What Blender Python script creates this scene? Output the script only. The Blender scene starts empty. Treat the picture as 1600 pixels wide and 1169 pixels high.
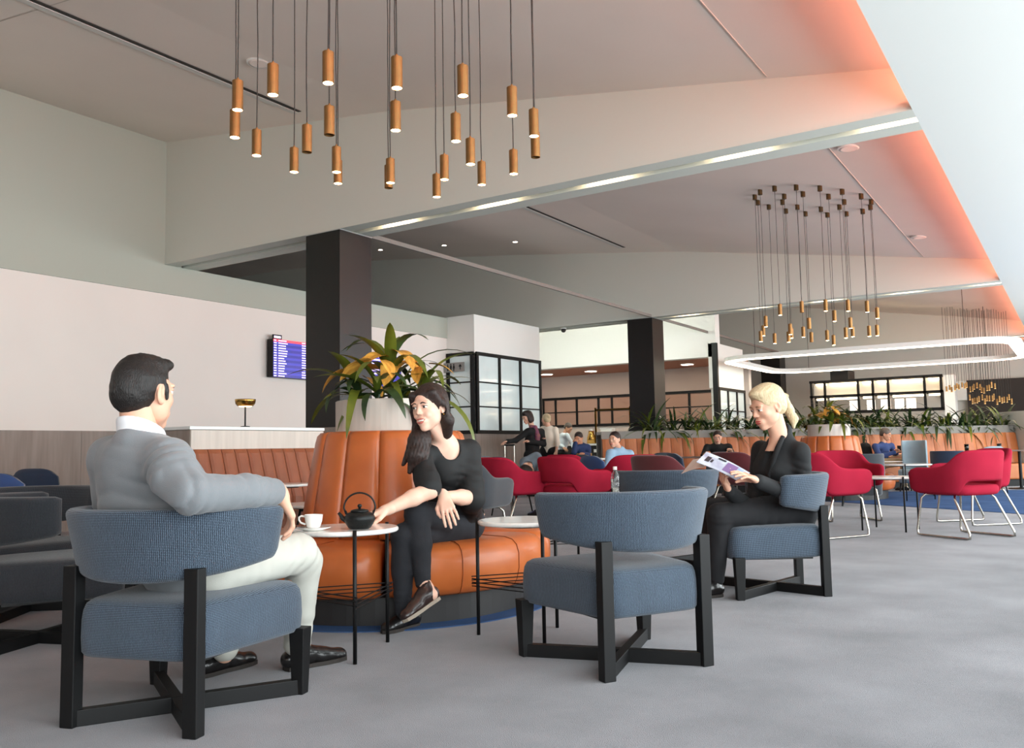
import bpy, math, random
import numpy as np
from mathutils import Vector, Matrix, Quaternion

scene = bpy.context.scene
COL = scene.collection
PI = math.pi

# ------------------------------------------------------------------ camera
F_PX, YAW, PITCH, ROLL, CAM_H = 1368.05, 32.894, 4.914, -1.049, 0.92
_y, _p, _r = (math.radians(a) for a in (YAW, PITCH, ROLL))
FWD = np.array([-math.sin(_y) * math.cos(_p), math.cos(_y) * math.cos(_p), math.sin(_p)])
_rt = np.array([math.cos(_y), math.sin(_y), 0.0]); _up = np.cross(_rt, FWD)
RT = _rt * math.cos(_r) + _up * math.sin(_r)
UP = -_rt * math.sin(_r) + _up * math.cos(_r)
CAM = np.array([0.0, 0.0, CAM_H])
cam_data = bpy.data.cameras.new('camera')
cam_data.sensor_width = 36.0
cam_data.lens = F_PX / 1600.0 * 36.0
cam_data.clip_end = 200
cam = bpy.data.objects.new('camera', cam_data)
COL.objects.link(cam)
cam.matrix_world = Matrix(((RT[0], UP[0], -FWD[0], 0), (RT[1], UP[1], -FWD[1], 0),
                           (RT[2], UP[2], -FWD[2], CAM_H), (0, 0, 0, 1)))
scene.camera = cam

# ------------------------------------------------------------------ world, light, exposure
world = bpy.data.worlds.new('daylight')
scene.world = world
world.use_nodes = True
_bg = world.node_tree.nodes['Background']
_bg.inputs['Color'].default_value = (0.90, 0.97, 0.99, 1)
_bg.inputs['Strength'].default_value = 6.5
scene.view_settings.view_transform = 'Standard'
scene.view_settings.look = 'None'
scene.view_settings.gamma = 1.0
scene.view_settings.exposure = 0.22
scene.cycles.max_bounces = 8
scene.cycles.diffuse_bounces = 5
scene.cycles.glossy_bounces = 3
scene.cycles.transmission_bounces = 6
scene.cycles.caustics_reflective = False
scene.cycles.caustics_refractive = False
scene.cycles.sample_clamp_indirect = 4.0

WIN_X = 3.0            # plane of the window wall on the right
def area_light(name, loc, rot, sx, sy, power, color=(1, 1, 1), portal=False, spread=180):
    l = bpy.data.lights.new(name, 'AREA'); l.shape = 'RECTANGLE'; l.size = sx; l.size_y = sy
    l.energy = power; l.color = color; l.spread = math.radians(spread)
    if portal: l.cycles.is_portal = True
    o = bpy.data.objects.new(name, l); COL.objects.link(o)
    o.location = loc; o.rotation_euler = rot
    return o
# sky portal in the opening of the window wall (samples the sky outside, adds no light of its own)
area_light('window_portal', (WIN_X + .02, 8.5, 1.80), (0, PI / 2, 0), 3.4, 29.0, 1, portal=True)

# ------------------------------------------------------------------ pixel helpers
def ray(px, py):
    return (px - 800) / F_PX * RT - (py - 584.5) / F_PX * UP + FWD
def W(px, py, d):
    """point on the line of sight of a pixel, d metres along the view axis"""
    return CAM + ray(px, py) * d
def FZ(px, py, z=0.0):
    r = ray(px, py); return CAM + r * ((z - CAM_H) / r[2])
def V3(p): return Vector((float(p[0]), float(p[1]), float(p[2])))

# ------------------------------------------------------------------ materials
MATS = {}
def lin(c):
    return tuple(((v / 255) / 12.92 if v / 255 <= .04045 else ((v / 255 + .055) / 1.055) ** 2.4) for v in c)
def mat(name, rgb, rough=.6, metal=0, var=0, vscale=8, bump=0, bscale=200, emit=None, estr=0, spec=.5,
        stretch=(1, 1, 1), trans=0, sheen=0, coat=0, rgb2=None, ior=1.45, space='Object', detail=3):
    if name in MATS: return MATS[name]
    m = bpy.data.materials.new(name); m.use_nodes = True
    nt = m.node_tree; b = nt.nodes['Principled BSDF']
    c = (*lin(rgb), 1)
    b.inputs['Base Color'].default_value = c
    b.inputs['Roughness'].default_value = rough
    b.inputs['Metallic'].default_value = metal
    b.inputs['Specular IOR Level'].default_value = spec
    b.inputs['IOR'].default_value = ior
    if trans: b.inputs['Transmission Weight'].default_value = trans
    if sheen: b.inputs['Sheen Weight'].default_value = sheen
    if coat: b.inputs['Coat Weight'].default_value = coat
    if emit:
        b.inputs['Emission Color'].default_value = (*lin(emit), 1)
        b.inputs['Emission Strength'].default_value = estr
    if var or bump:
        tc = nt.nodes.new('ShaderNodeTexCoord'); mp = nt.nodes.new('ShaderNodeMapping')
        nt.links.new(tc.outputs[space], mp.inputs[0]); mp.inputs['Scale'].default_value = stretch
    if var:
        n = nt.nodes.new('ShaderNodeTexNoise'); n.inputs['Scale'].default_value = vscale
        n.inputs['Detail'].default_value = detail
        nt.links.new(mp.outputs[0], n.inputs['Vector'])
        r = nt.nodes.new('ShaderNodeValToRGB')
        r.color_ramp.elements[0].position = .32; r.color_ramp.elements[1].position = .68
        if rgb2: c0, c1 = lin(rgb), lin(rgb2)
        else:
            c0 = tuple(v * (1 - var) for v in c[:3]); c1 = tuple(min(1, v * (1 + var)) for v in c[:3])
        r.color_ramp.elements[0].color = (*c0, 1); r.color_ramp.elements[1].color = (*c1, 1)
        nt.links.new(n.outputs['Fac'], r.inputs[0]); nt.links.new(r.outputs[0], b.inputs['Base Color'])
    if bump:
        n2 = nt.nodes.new('ShaderNodeTexNoise'); n2.inputs['Scale'].default_value = bscale
        n2.inputs['Detail'].default_value = 2
        nt.links.new(mp.outputs[0], n2.inputs['Vector'])
        bp = nt.nodes.new('ShaderNodeBump'); bp.inputs['Strength'].default_value = bump
        bp.inputs['Distance'].default_value = .004
        nt.links.new(n2.outputs['Fac'], bp.inputs['Height']); nt.links.new(bp.outputs[0], b.inputs['Normal'])
    MATS[name] = m
    return m

def weave(name, dark, light, pitch=.0075, rough=.9):
    """two-tone twill upholstery on metre UVs: dark ground, light yarn flecks in diagonal rows"""
    if name in MATS: return MATS[name]
    m = mat(name, dark, rough, sheen=.2)
    nt = m.node_tree; b = nt.nodes['Principled BSDF']; N = nt.nodes.new; L = nt.links.new
    tc = N('ShaderNodeTexCoord'); sx = N('ShaderNodeSeparateXYZ'); L(tc.outputs['UV'], sx.inputs[0])
    nz = N('ShaderNodeTexNoise'); nz.inputs['Scale'].default_value = 160; L(tc.outputs['UV'], nz.inputs['Vector'])
    def math_(op, a, c):
        q = N('ShaderNodeMath'); q.operation = op
        for i, v in enumerate((a, c)):
            if v is None: continue
            if isinstance(v, (int, float)): q.inputs[i].default_value = v
            else: L(v, q.inputs[i])
        return q.outputs[0]
    k = 2 * PI / pitch
    jit = math_('MULTIPLY', nz.outputs['Fac'], 2.2)
    u = math_('ADD', math_('MULTIPLY', math_('ADD', sx.outputs[0], sx.outputs[1]), k * .7), jit)
    v = math_('ADD', math_('MULTIPLY', math_('SUBTRACT', sx.outputs[0], sx.outputs[1]), k * .7), jit)
    pat = math_('ADD', math_('MULTIPLY', math_('MULTIPLY', math_('SINE', u, None), math_('SINE', v, None)), .5), .5)
    r = N('ShaderNodeValToRGB'); r.color_ramp.elements[0].position = .42; r.color_ramp.elements[1].position = .92
    r.color_ramp.elements[0].color = (*lin(dark), 1); r.color_ramp.elements[1].color = (*lin(light), 1); L(pat, r.inputs[0])
    n = N('ShaderNodeTexNoise'); n.inputs['Scale'].default_value = 9; n.inputs['Detail'].default_value = 4; L(tc.outputs['Object'], n.inputs['Vector'])
    mx = N('ShaderNodeMixRGB'); mx.blend_type = 'MULTIPLY'; mx.inputs['Fac'].default_value = .35
    L(r.outputs[0], mx.inputs[1]); L(n.outputs['Fac'], mx.inputs[2]); L(mx.outputs[0], b.inputs['Base Color'])
    bp = N('ShaderNodeBump'); bp.inputs['Strength'].default_value = .45; bp.inputs['Distance'].default_value = .002
    L(pat, bp.inputs['Height']); L(bp.outputs[0], b.inputs['Normal'])
    return m
def metre_uv(me, cyl=False, R=.36):
    """UVs in metres: by dominant face direction, or wrapped round the vertical axis"""
    uv = me.uv_layers.new(name='UVMap'); lp = me.loops; vs = me.vertices
    for p in me.polygons:
        n = p.normal
        for li in p.loop_indices:
            c = vs[lp[li].vertex_index].co
            if cyl:
                th = math.atan2(c.x, -(c.y - .06)) * R
                uv.data[li].uv = (th, c.z) if abs(n.z) < .75 else (th, math.hypot(c.x, c.y))
            elif abs(n.z) > .75: uv.data[li].uv = (c.x, c.y)
            elif abs(n.x) > abs(n.y): uv.data[li].uv = (c.y, c.z)
            else: uv.data[li].uv = (c.x, c.z)

# ------------------------------------------------------------------ mesh builder
class MB:
    def __init__(s): s.v = []; s.f = []; s.mi = []; s.cur = 0
    def add(s, vs, fs):
        o = len(s.v); s.v += [tuple(map(float, v)) for v in vs]
        s.f += [tuple(i + o for i in f) for f in fs]; s.mi += [s.cur] * len(fs)
        return s
    def box(s, lo, hi, M=None):
        x0, y0, z0 = lo; x1, y1, z1 = hi
        vs = [(x, y, z) for z in (z0, z1) for y in (y0, y1) for x in (x0, x1)]
        if M is not None: vs = [M @ Vector(v) for v in vs]
        return s.add(vs, [(0, 2, 3, 1), (4, 5, 7, 6), (0, 1, 5, 4), (2, 6, 7, 3), (0, 4, 6, 2), (1, 3, 7, 5)])
    def cbox(s, c, size, rz=0, M=None):
        R = Matrix.Translation(c) @ Matrix.Rotation(rz, 4, 'Z')
        if M is not None: R = R @ M
        h = [a / 2 for a in size]
        return s.box([-a for a in h], h, R)
    def loft(s, rings, cap=True, close=False):
        n = len(rings[0]); vs = [v for r in rings for v in r]; fs = []
        m = len(rings)
        for i in range(m if close else m - 1):
            a, b = i * n, ((i + 1) % m) * n
            for j in range(n):
                k = (j + 1) % n
                fs.append((a + j, a + k, b + k, b + j))
        if cap and not close:
            fs.append(tuple(reversed(range(n)))); fs.append(tuple(range((m - 1) * n, m * n)))
        return s.add(vs, fs)
    def tube(s, path, r, n=8, close=False, cap=True):
        P = [Vector(p) for p in path]; m = len(P)
        rr = r if isinstance(r, (list, tuple)) else [r] * m
        T = []
        for i in range(m):
            a = P[i - 1] if (i or close) else P[0]; b = P[(i + 1) % m] if (i < m - 1 or close) else P[-1]
            T.append((b - a).normalized())
        up = Vector((0, 0, 1)) if abs(T[0].z) < .9 else Vector((1, 0, 0))
        u = T[0].cross(up).normalized(); rings = []
        for i in range(m):
            u = (u - T[i] * u.dot(T[i])).normalized(); w = T[i].cross(u)
            rings.append([P[i] + (u * math.cos(2 * PI * j / n) + w * math.sin(2 * PI * j / n)) * rr[i] for j in range(n)])
        return s.loft(rings, cap, close)
    def lathe(s, prof, n=32, c=(0, 0, 0), a0=0, a1=2 * PI):
        full = abs(a1 - a0 - 2 * PI) < 1e-6
        k = n if full else n + 1
        vs = []; fs = []; m = len(prof)
        for i in range(k):
            a = a0 + (a1 - a0) * i / n
            for r, z in prof: vs.append((c[0] + r * math.cos(a), c[1] + r * math.sin(a), c[2] + z))
        for i in range(n):
            i2 = (i + 1) % k
            for j in range(m - 1):
                q = [i * m + j, i2 * m + j, i2 * m + j + 1, i * m + j + 1]
                if prof[j][0] < 1e-6: q = [q[0], q[2], q[3]]
                elif prof[j + 1][0] < 1e-6: q = [q[0], q[1], q[2]]
                fs.append(tuple(q))
        if not full:
            fs.append(tuple(range(m))); fs.append(tuple(reversed([n * m + j for j in range(m)])))
        return s.add(vs, fs)
    def ell(s, c, r, n=16, m=10, M=None):
        vs = []; fs = []
        for i in range(m + 1):
            t = PI * i / m
            for j in range(n):
                a = 2 * PI * j / n
                v = Vector((r[0] * math.sin(t) * math.cos(a), r[1] * math.sin(t) * math.sin(a), r[2] * math.cos(t)))
                if M is not None: v = M @ v
                vs.append(v + Vector(c))
        for i in range(m):
            for j in range(n):
                k = (j + 1) % n
                fs.append((i * n + j, (i + 1) * n + j, (i + 1) * n + k, i * n + k))
        return s.add(vs, fs)
    def prism(s, poly, z0, z1):
        n = len(poly)
        vs = [(x, y, z0) for x, y in poly] + [(x, y, z1) for x, y in poly]
        fs = [tuple(reversed(range(n))), tuple(range(n, 2 * n))]
        fs += [(i, (i + 1) % n, n + (i + 1) % n, n + i) for i in range(n)]
        return s.add(vs, fs)
    def mesh(s, name='m'):
        me = bpy.data.meshes.new(name); me.from_pydata(s.v, [], s.f)
        if any(s.mi): me.polygons.foreach_set('material_index', s.mi)
        me.update(); return me
    def build(s, name, mats, parent=None, smooth=False, bevel=0, sub=0, seg=2):
        me = s.mesh(name)
        import bmesh
        bm = bmesh.new(); bm.from_mesh(me)
        bmesh.ops.remove_doubles(bm, verts=bm.verts, dist=1e-5)
        bmesh.ops.recalc_face_normals(bm, faces=bm.faces)
        bm.to_mesh(me); bm.free()
        return link(name, me, mats, parent, smooth, bevel, sub, seg)

def link(name, me, mats, parent=None, smooth=False, bevel=0, sub=0, seg=2):
    if not isinstance(mats, (list, tuple)): mats = [mats]
    if not me.materials:
        for m in mats: me.materials.append(m)
    o = bpy.data.objects.new(name, me); COL.objects.link(o)
    if parent is not None: o.parent = parent
    if smooth: me.polygons.foreach_set('use_smooth', [True] * len(me.polygons))
    if bevel:
        b = o.modifiers.new('bevel', 'BEVEL'); b.width = bevel; b.segments = seg; b.limit_method = 'ANGLE'
        b.angle_limit = math.radians(40)
        if smooth: b.harden_normals = False
    if sub:
        q = o.modifiers.new('sub', 'SUBSURF'); q.levels = sub; q.render_levels = sub
    return o

def tag(o, label=None, cat=None, group=None, kind=None):
    if label: o['label'] = label
    if cat: o['category'] = cat
    if group: o['group'] = group
    if kind: o['kind'] = kind
    return o
def thing(name, label, cat, loc=(0, 0, 0), rz=0, group=None):
    o = bpy.data.objects.new(name, None); COL.objects.link(o)
    o.location = loc; o.rotation_euler = (0, 0, rz); o.empty_display_size = .1
    return tag(o, label, cat, group)
def dup(root, loc, rz, label=None, group=None, scale=None):
    r = root.copy(); COL.objects.link(r); r.location = loc; r.rotation_euler = (0, 0, rz)
    if label: r['label'] = label
    if group: r['group'] = group
    if scale: r.scale = (scale,) * 3
    for ch in list(root.children):
        c = ch.copy(); COL.objects.link(c); c.parent = r
        for g in list(ch.children):
            d = g.copy(); COL.objects.link(d); d.parent = c
    return r
def swap_mat(root, old, new):
    """give a copied thing another covering: its meshes are copied once per covering"""
    for ch in root.children:
        if ch.data and old.name in [m.name for m in ch.data.materials if m]:
            key = ch.data.name + '|' + new.name
            me = bpy.data.meshes.get(key)
            if me is None:
                me = ch.data.copy(); me.name = key
                for i, m in enumerate(me.materials):
                    if m == old: me.materials[i] = new
            ch.data = me
def struct(o): o['kind'] = 'structure'; return o

def rrect(w, h, r, n=4):
    """rounded rectangle outline (2D)"""
    r = min(r, w / 2 - 1e-4, h / 2 - 1e-4); out = []
    for cx, cy, a in ((w / 2 - r, h / 2 - r, 0), (-w / 2 + r, h / 2 - r, PI / 2), (-w / 2 + r, -h / 2 + r, PI), (w / 2 - r, -h / 2 + r, 1.5 * PI)):
        for i in range(n + 1):
            t = a + PI / 2 * i / n
            out.append((cx + r * math.cos(t), cy + r * math.sin(t)))
    return out
def facing(fx, fy): return math.atan2(-fx, fy)
# ================================================================== the setting
M_ceil = mat('ceiling_paint', (232, 220, 210), .85, var=.03, vscale=.6)
M_beam = mat('beam_paint', (206, 209, 200), .85)
M_wall = mat('wall_paint', (243, 233, 226), .85, var=.02, vscale=.8)
M_band = mat('band_paint', (182, 186, 175), .85)
M_white = mat('white_paint', (243, 241, 236), .8)
M_soffit = mat('soffit_paint', (226, 229, 226), .75)
M_wain = mat('grey_timber', (148, 136, 128), .6, var=.12, vscale=3, stretch=(6, 6, .5), bump=.05, bscale=30)
M_black = mat('black_metal', (12, 12, 13), .5, spec=.35)
M_blackp = mat('black_paint', (30, 29, 29), .55)
M_dark = mat('dark_panel', (38, 36, 36), .5)
M_darkside = mat('column_laminate', (20, 18, 17), .42)
M_slotdark = mat('slot_shadow', (60, 56, 52), .9)

HS = 3.6                       # beam soffit height
WX = -10.71                    # left wall plane
CX = [-26, -18.4, -15, -10.77, -8.56, -6.6, -4.83, -3.36, -2.13, -1.16, -0.4]
CZ = [6.1, 6.0, 5.82, 5.38, 5.12, 4.88, 4.59, 4.35, 4.15, 3.99, 3.86]
def ceil_z(x): return float(np.interp(x, CX, CZ))
X_EDGE = -.985
Y0, Y1 = -6.0, 34.0
BEAM_Y = [7.56, 16.70, 25.84]; BEAM_T = .55

# floor: grey carpet
M_carpet = mat('grey_carpet', (84, 83, 90), .95, rgb2=(122, 121, 128), var=.1, vscale=1.6, bump=.9, bscale=300, sheen=.3, detail=9)
M_blue = mat('blue_carpet', (56, 82, 122), .95, rgb2=(70, 96, 138), var=.1, vscale=2.5, bump=.8, bscale=420, spec=.08)
struct(MB().box((-26, Y0, -.1), (WIN_X + .3, Y1, 0)).build('floor', M_carpet))
# blue carpet inset at the far right (a quarter of the room beyond the red chairs)
pl = [FZ(1369, 788.7), FZ(1480, 796), FZ(1564, 801), FZ(1600, 805)]
poly = [(-2.9, 14.15), (-2.63, 13.95), (-1.59, 13.27), (-.92, 12.85), (-.3, 12.3), (1.6, 11.2), (1.6, 17.6), (-1.05, 18.7), (-1.64, 18.4), (-3.2, 17.6), (-4.3, 16.4), (-4.2, 15.0)]
rug = MB().prism(poly, .0005, .006).build('floor_blue_inset', M_blue); struct(rug); rug['label'] = 'blue carpet inset in the grey carpet'

# vaulted ceiling, one curved sheet extruded along the room
def ceiling_sheet():
    b = MB(); n = len(CX)
    vs = []
    for y in (Y0, Y1):
        vs += [(x, y, z) for x, z in zip(CX, CZ)]
    for y in (Y0, Y1):
        vs += [(x, y, z + .12) for x, z in zip(CX, CZ)]
    fs = []
    for i in range(n - 1):
        fs += [(i, i + 1, n + i + 1, n + i), (2 * n + i, 3 * n + i, 3 * n + i + 1, 2 * n + i + 1)]
    fs += [tuple(range(n)) + tuple(reversed(range(2 * n, 3 * n))), tuple(range(n, 2 * n)) + tuple(reversed(range(3 * n, 4 * n)))]
    fs += [(0, n, 3 * n, 2 * n), (n - 1, 3 * n - 1, 4 * n - 1, 2 * n - 1)]
    b.add(vs, fs); return b
ceiling = struct(ceiling_sheet().build('ceiling', M_ceil, smooth=False))
# shadow-gap slots and plasterboard joints on the ceiling
def ceil_strip(x, y0, y1, w, m, name, off=.004, label=None):
    z = ceil_z(x); sl = (ceil_z(x + .05) - ceil_z(x - .05)) / .1
    A = Matrix.Translation((x, (y0 + y1) / 2, z - off)) @ Matrix.Rotation(-math.atan(sl), 4, 'Y')
    b = MB().box((-w / 2, -(y1 - y0) / 2, -.003), (w / 2, (y1 - y0) / 2, .003), A)
    o = b.build(name, m, parent=ceiling)
    if label: o['label'] = label
    return o
M_slotl = mat('slot_light_edge', (214, 210, 204), .7)
for (y0, y1) in ((-2, 7.2), (9.9, 16.1), (18.5, 25.2)):
    ceil_strip(-7.62, y0, y1, .055, M_slotdark, 'air_slot', .006)
    ceil_strip(-7.71, y0, y1, .10, M_slotl, 'air_slot_blade', .012)
M_joint = mat('joint_shadow', (196, 184, 174), .9)
def ceil_cross(y, x0, x1, name='ceiling_joint'):
    n = 10; b = MB(); xs = [x0 + (x1 - x0) * i / n for i in range(n + 1)]
    vs = [(x, yy, ceil_z(x) - .003) for yy in (y - .006, y + .006) for x in xs]
    b.add(vs, [(i, i + 1, n + 2 + i, n + 1 + i) for i in range(n)])
    return b.build(name, M_joint, parent=ceiling)
pj = [((0, 90), (300, 16))]
ceil_cross(4.15, -10.7, -1.1)
ceil_strip(-2.13, -2, 7.5, .012, M_joint, 'ceiling_joint', .004)
ceil_strip(-2.13, 8.2, 16.6, .012, M_joint, 'ceiling_joint', .004)

# deep beams with a lit slot along the soffit
M_slotlamp = mat('slot_lamp', (255, 240, 220), .5, emit=(255, 222, 186), estr=22)
def beam(y, x0, x1, n):
    b = MB(); S0, S1, SD = y + .20, y + .32, .10
    xs = [x for x in CX if x0 < x < x1]; xs = [x0] + xs + [x1]
    prof = [(x, ceil_z(x) + .03) for x in xs]
    def slab(ya, yb, z0):
        poly = [(x0, z0), (x1, z0)] + list(reversed(prof))
        k = len(poly)
        vs = [(x, ya, z) for x, z in poly] + [(x, yb, z) for x, z in poly]
        fs = [tuple(range(k)), tuple(reversed(range(k, 2 * k)))] + [(i, k + i, k + (i + 1) % k, (i + 1) % k) for i in range(k)]
        b.add(vs, fs)
    slab(y, S0, HS); slab(S0, S1, HS + SD); slab(S1, y + BEAM_T, HS)
    o = b.build('trim_%d' % n, M_beam); o['label'] = 'deep plastered ceiling beam with a lit slot in its underside'
    return struct(o)
beams = [beam(BEAM_Y[0], WX + .0, X_EDGE, 1), beam(BEAM_Y[1], -26, X_EDGE, 2), beam(BEAM_Y[2], -26, X_EDGE, 3)]
# slot lamps (bar shaped LED fittings), laid in the recess
segs = [(-6.86, -6.45), (-5.45, -5.05), (-4.08, -3.68), (-2.7, -2.3), (-1.36, -.99)]
for bi, y in enumerate(BEAM_Y):
    for si, (a, c) in enumerate(segs):
        o = MB().box((a, y + .205, HS + .055), (c, y + .315, HS + .095)).build('slot_light', M_slotlamp, bevel=.01)
        where = ['nearest beam', 'second beam', 'farthest beam'][bi]
        pos = ['leftmost', 'second from the left', 'middle', 'fourth from the left', 'rightmost'][si]
        tag(o, 'glowing bar light, %s in the slot under the %s' % (pos, where), 'light', 'slot lights in the beams')

# dropped white soffit along the window side with a cove behind its edge
struct(MB().box((X_EDGE, Y0, HS), (WIN_X + .3, Y1, HS + .08)).build('ceiling_soffit', M_soffit))
struct(MB().box((-.55, Y0, HS + .08), (-.45, Y1, 4.2)).build('trim_4', M_white))
M_cove = mat('cove_strip', (255, 150, 110), .5, emit=(255, 160, 130), estr=36)
cove = MB().box((-.66, Y0 + .2, HS + .085), (-.60, Y1 - 3, HS + .125)).build('cove_light', M_cove)
tag(cove, 'salmon cove strip light hidden above the edge of the white soffit', 'light')

# left wall: grey timber wainscot, plaster, proud grey band above
WZ = 1.255; BZ = 3.19
wl = struct(MB().box((WX - .2, Y0, WZ), (WX, 14.13, 3.6)).build('wall_left', M_wall))
MB().box((WX - .2, 14.13, WZ), (WX, 16.64, 3.6)).build('wall_return', M_wall, parent=wl)
def planks(parent, x, y0, y1, z1, w, axis='y', name='wainscot_panel'):
    n = max(1, int(round((y1 - y0) / w))); w = (y1 - y0) / n
    me = None
    for i in range(n):
        a = y0 + i * w
        if me is None:
            b = MB().box((0, 0, 0), (.02, w - .004, z1) if axis == 'y' else (w - .004, .02, z1))
            o = b.build(name, M_wain, parent=parent, bevel=.002); me = o.data
        else:
            o = link(name, me, M_wain, parent)
        o.location = (x, a + .002, 0) if axis == 'y' else (a + .002, x, 0)
planks(wl, WX, 2.0, 14.1, WZ, 1.1)
MB().box((WX - .2, Y0, 0), (WX, 16.64, WZ)).build('wainscot_backing', M_dark, parent=wl)
band = MB().box((WX, Y0, BZ), (WX + .03, BEAM_Y[0], 5.40)).build('wall_band', M_band, parent=wl)
MB().box((WX, BEAM_Y[0], BZ), (WX + .03, 14.13, HS)).build('wall_band', M_band, parent=wl)
struct(MB().box((WX - .25, Y0, HS), (WX, BEAM_Y[0] + .3, 5.45)).build('wall_left_upper', M_band))
# far outer shell
struct(MB().box((-26.2, Y0, 0), (-26, Y1, 6.3)).build('wall_outer', M_wall))
struct(MB().box((-26, Y1, 0), (WIN_X + .3, Y1 + .2, 6.3)).build('wall_far', M_white))
struct(MB().box((-26, Y0 - .2, 0), (WIN_X + .3, Y0, 6.3)).build('wall_back', M_wall))
# window wall on the right: sill, mullions, transom, head
wr = struct(MB().box((WIN_X, Y0, 0), (WIN_X + .25, Y1, .10)).build('wall_right', M_white))
MB().box((WIN_X, Y0, 3.5), (WIN_X + .25, Y1, HS)).build('window_head', M_white, parent=wr)
MB().box((WIN_X, Y1 - 11, .1), (WIN_X + .25, Y1, 3.5)).build('wall_pier', M_white, parent=wr)
for i in range(13):
    y = Y0 + i * 2.4
    MB().box((WIN_X + .05, y - .04, .1), (WIN_X + .17, y + .04, 3.5)).build('mullion', M_black, parent=wr)

# downstand track between the columns
for n, (ya, yb) in enumerate(((8.11, 16.70), (17.25, 25.84))):
    o = MB().box((-7.36, ya, 3.60), (-7.33, yb, 3.655)).build('trim_%d' % (5 + n), mat('track_grey', (132, 124, 118), .8)); struct(o)

# columns
def column(y, label, z0=0):
    t = thing('column', label, 'column', (-7.60, y + .28, 0))
    MB().box((-.285, -.28, 1.22), (.285, .28, HS)).build('shaft', M_darkside, parent=t, bevel=.004)
    MB().box((-.295, -.29, 0), (.295, .29, 1.22)).build('base_cladding', M_wain, parent=t, bevel=.004)
    MB().box((-.292, -.287, HS - .012), (.292, .287, HS)).build('cap_trim', mat('steel_trim', (190, 195, 195), .3, .8), parent=t)
    return t
column(BEAM_Y[0], 'black square column beside the tan leather booth, nearest one')
column(BEAM_Y[1], 'black square column at the left end of the plant trough')
column(BEAM_Y[2], 'farthest black column, behind the blonde woman and under the light ring')

# ---- restroom pod: white box with a strip of frosted glazing
M_frost = mat('frosted_glass', (226, 240, 240), .10, spec=.7, var=.05, vscale=2, coat=.4)
PX, PY0, PY1 = -10.02, 14.13, 16.64
pod = struct(MB().box((WX, PY0, 2.85), (PX, PY1, HS + .02)).build('wall_pod', M_white))
MB().box((WX, PY0, 0), (PX, PY1, 1.24)).build('pod_base', M_wain, parent=pod)
MB().box((WX, PY0 + .05, 1.24), (PX - .05, PY1 - .05, 2.85)).build('pod_core', M_white, parent=pod)
def glaze(x0, x1, y0, y1, z0, z1, cuts, parent, axis, bars=(.36, .68), fw=.07, m=None):
    """row of panes between black mullions; axis 'y': pane plane faces +x, axis 'x': faces -y"""
    pts = [y0 if axis == 'y' else x0] + list(cuts) + [y1 if axis == 'y' else x1]
    def bx(a, b, za, zb, d0, d1, name, mm, bev=.004):
        if axis == 'y': MB().box((x0 + d0, a, za), (x0 + d1, b, zb)).build(name, mm, parent=parent)
        else: MB().box((a, y0 - d1, za), (b, y0 - d0, zb)).build(name, mm, parent=parent)
    for i in range(len(pts) - 1):
        a, b = pts[i], pts[i + 1]; last = z0
        zz = [z0] + [z1 - (z1 - z0) * q for q in reversed(bars)] + [z1]
        for k in range(len(zz) - 1):
            bx(a + .01, b - .01, zz[k] + .01, zz[k + 1] - .01, -.005, .012, 'pane', m or M_frost)
        for k in zz[1:-1]: bx(a, b, k - .014, k + .014, .0, .028, 'glazing_bar', M_black)
    for p in pts: bx(p - fw / 2, p + fw / 2, z0, z1, -.01, .04, 'mullion', M_black)
    e0, e1 = pts[0] - fw / 2, pts[-1] + fw / 2
    bx(e0, e1, z1 - .02, z1 + .05, -.01, .042, 'frame_rail', M_black)
    bx(e0, e1, z0 - .05, z0 + .02, -.01, .042, 'frame_rail', M_black)
glaze(PX - .0, PX, PY0 + .06, PY1 - .04, 1.29, 2.82, [14.98, 15.78], pod, 'y')
glaze(WX + .05, PX - .05, PY0, PY0, 1.29, 2.82, [], pod, 'x')
# grey recess block above the wall beside the near column
struct(MB().box((WX - .01, 12.6, 3.2), (WX + .02, 13.0, 3.6)).build('trim_9', M_band))

# ---- far bulkhead, bright white, with the timber-lined recess and glazed screen under it
BY = 20.0; B2 = 22.4
blk = struct(MB().box((-14, BY, 3.03), (-7.16, BY + .3, 5.4)).build('wall_bulkhead', M_white))
MB().box((-14, BY + .3, 3.03), (-7.16, B2, 3.1)).build('bulkhead_soffit', mat('brown_soffit', (176, 120, 98), .7), parent=blk)
wb = struct(MB().box((-16, B2, 0), (-7.16, B2 + .2, 3.1)).build('wall_inner', mat('grey_plaster', (206, 196, 188), .85)))
struct(MB().box((-14.2, 17.3, 0), (-14, B2 + .2, 5.4)).build('wall_end', M_wall))
M_smoke = mat('smoked_glass', (168, 136, 120), .10, spec=.6, coat=.3)
M_smokeu = mat('grey_screen', (140, 130, 124), .3)
def z_at(py, px, y): r = ray(px, py); return CAM_H + r[2] * y / r[1]
zt, zb_ = z_at(622, 920, B2), z_at(664, 920, B2)
xs = [float((CAM + ray(p, 640) * (B2 / ray(p, 640)[1]))[0]) for p in (850, 869, 902, 936, 957, 1030, 1078, 1120)]
glaze(xs[0], xs[-1], B2, B2, zb_, zt, xs[1:-1], wb, 'x', bars=(.5,), fw=.06, m=M_smoke)
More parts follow.
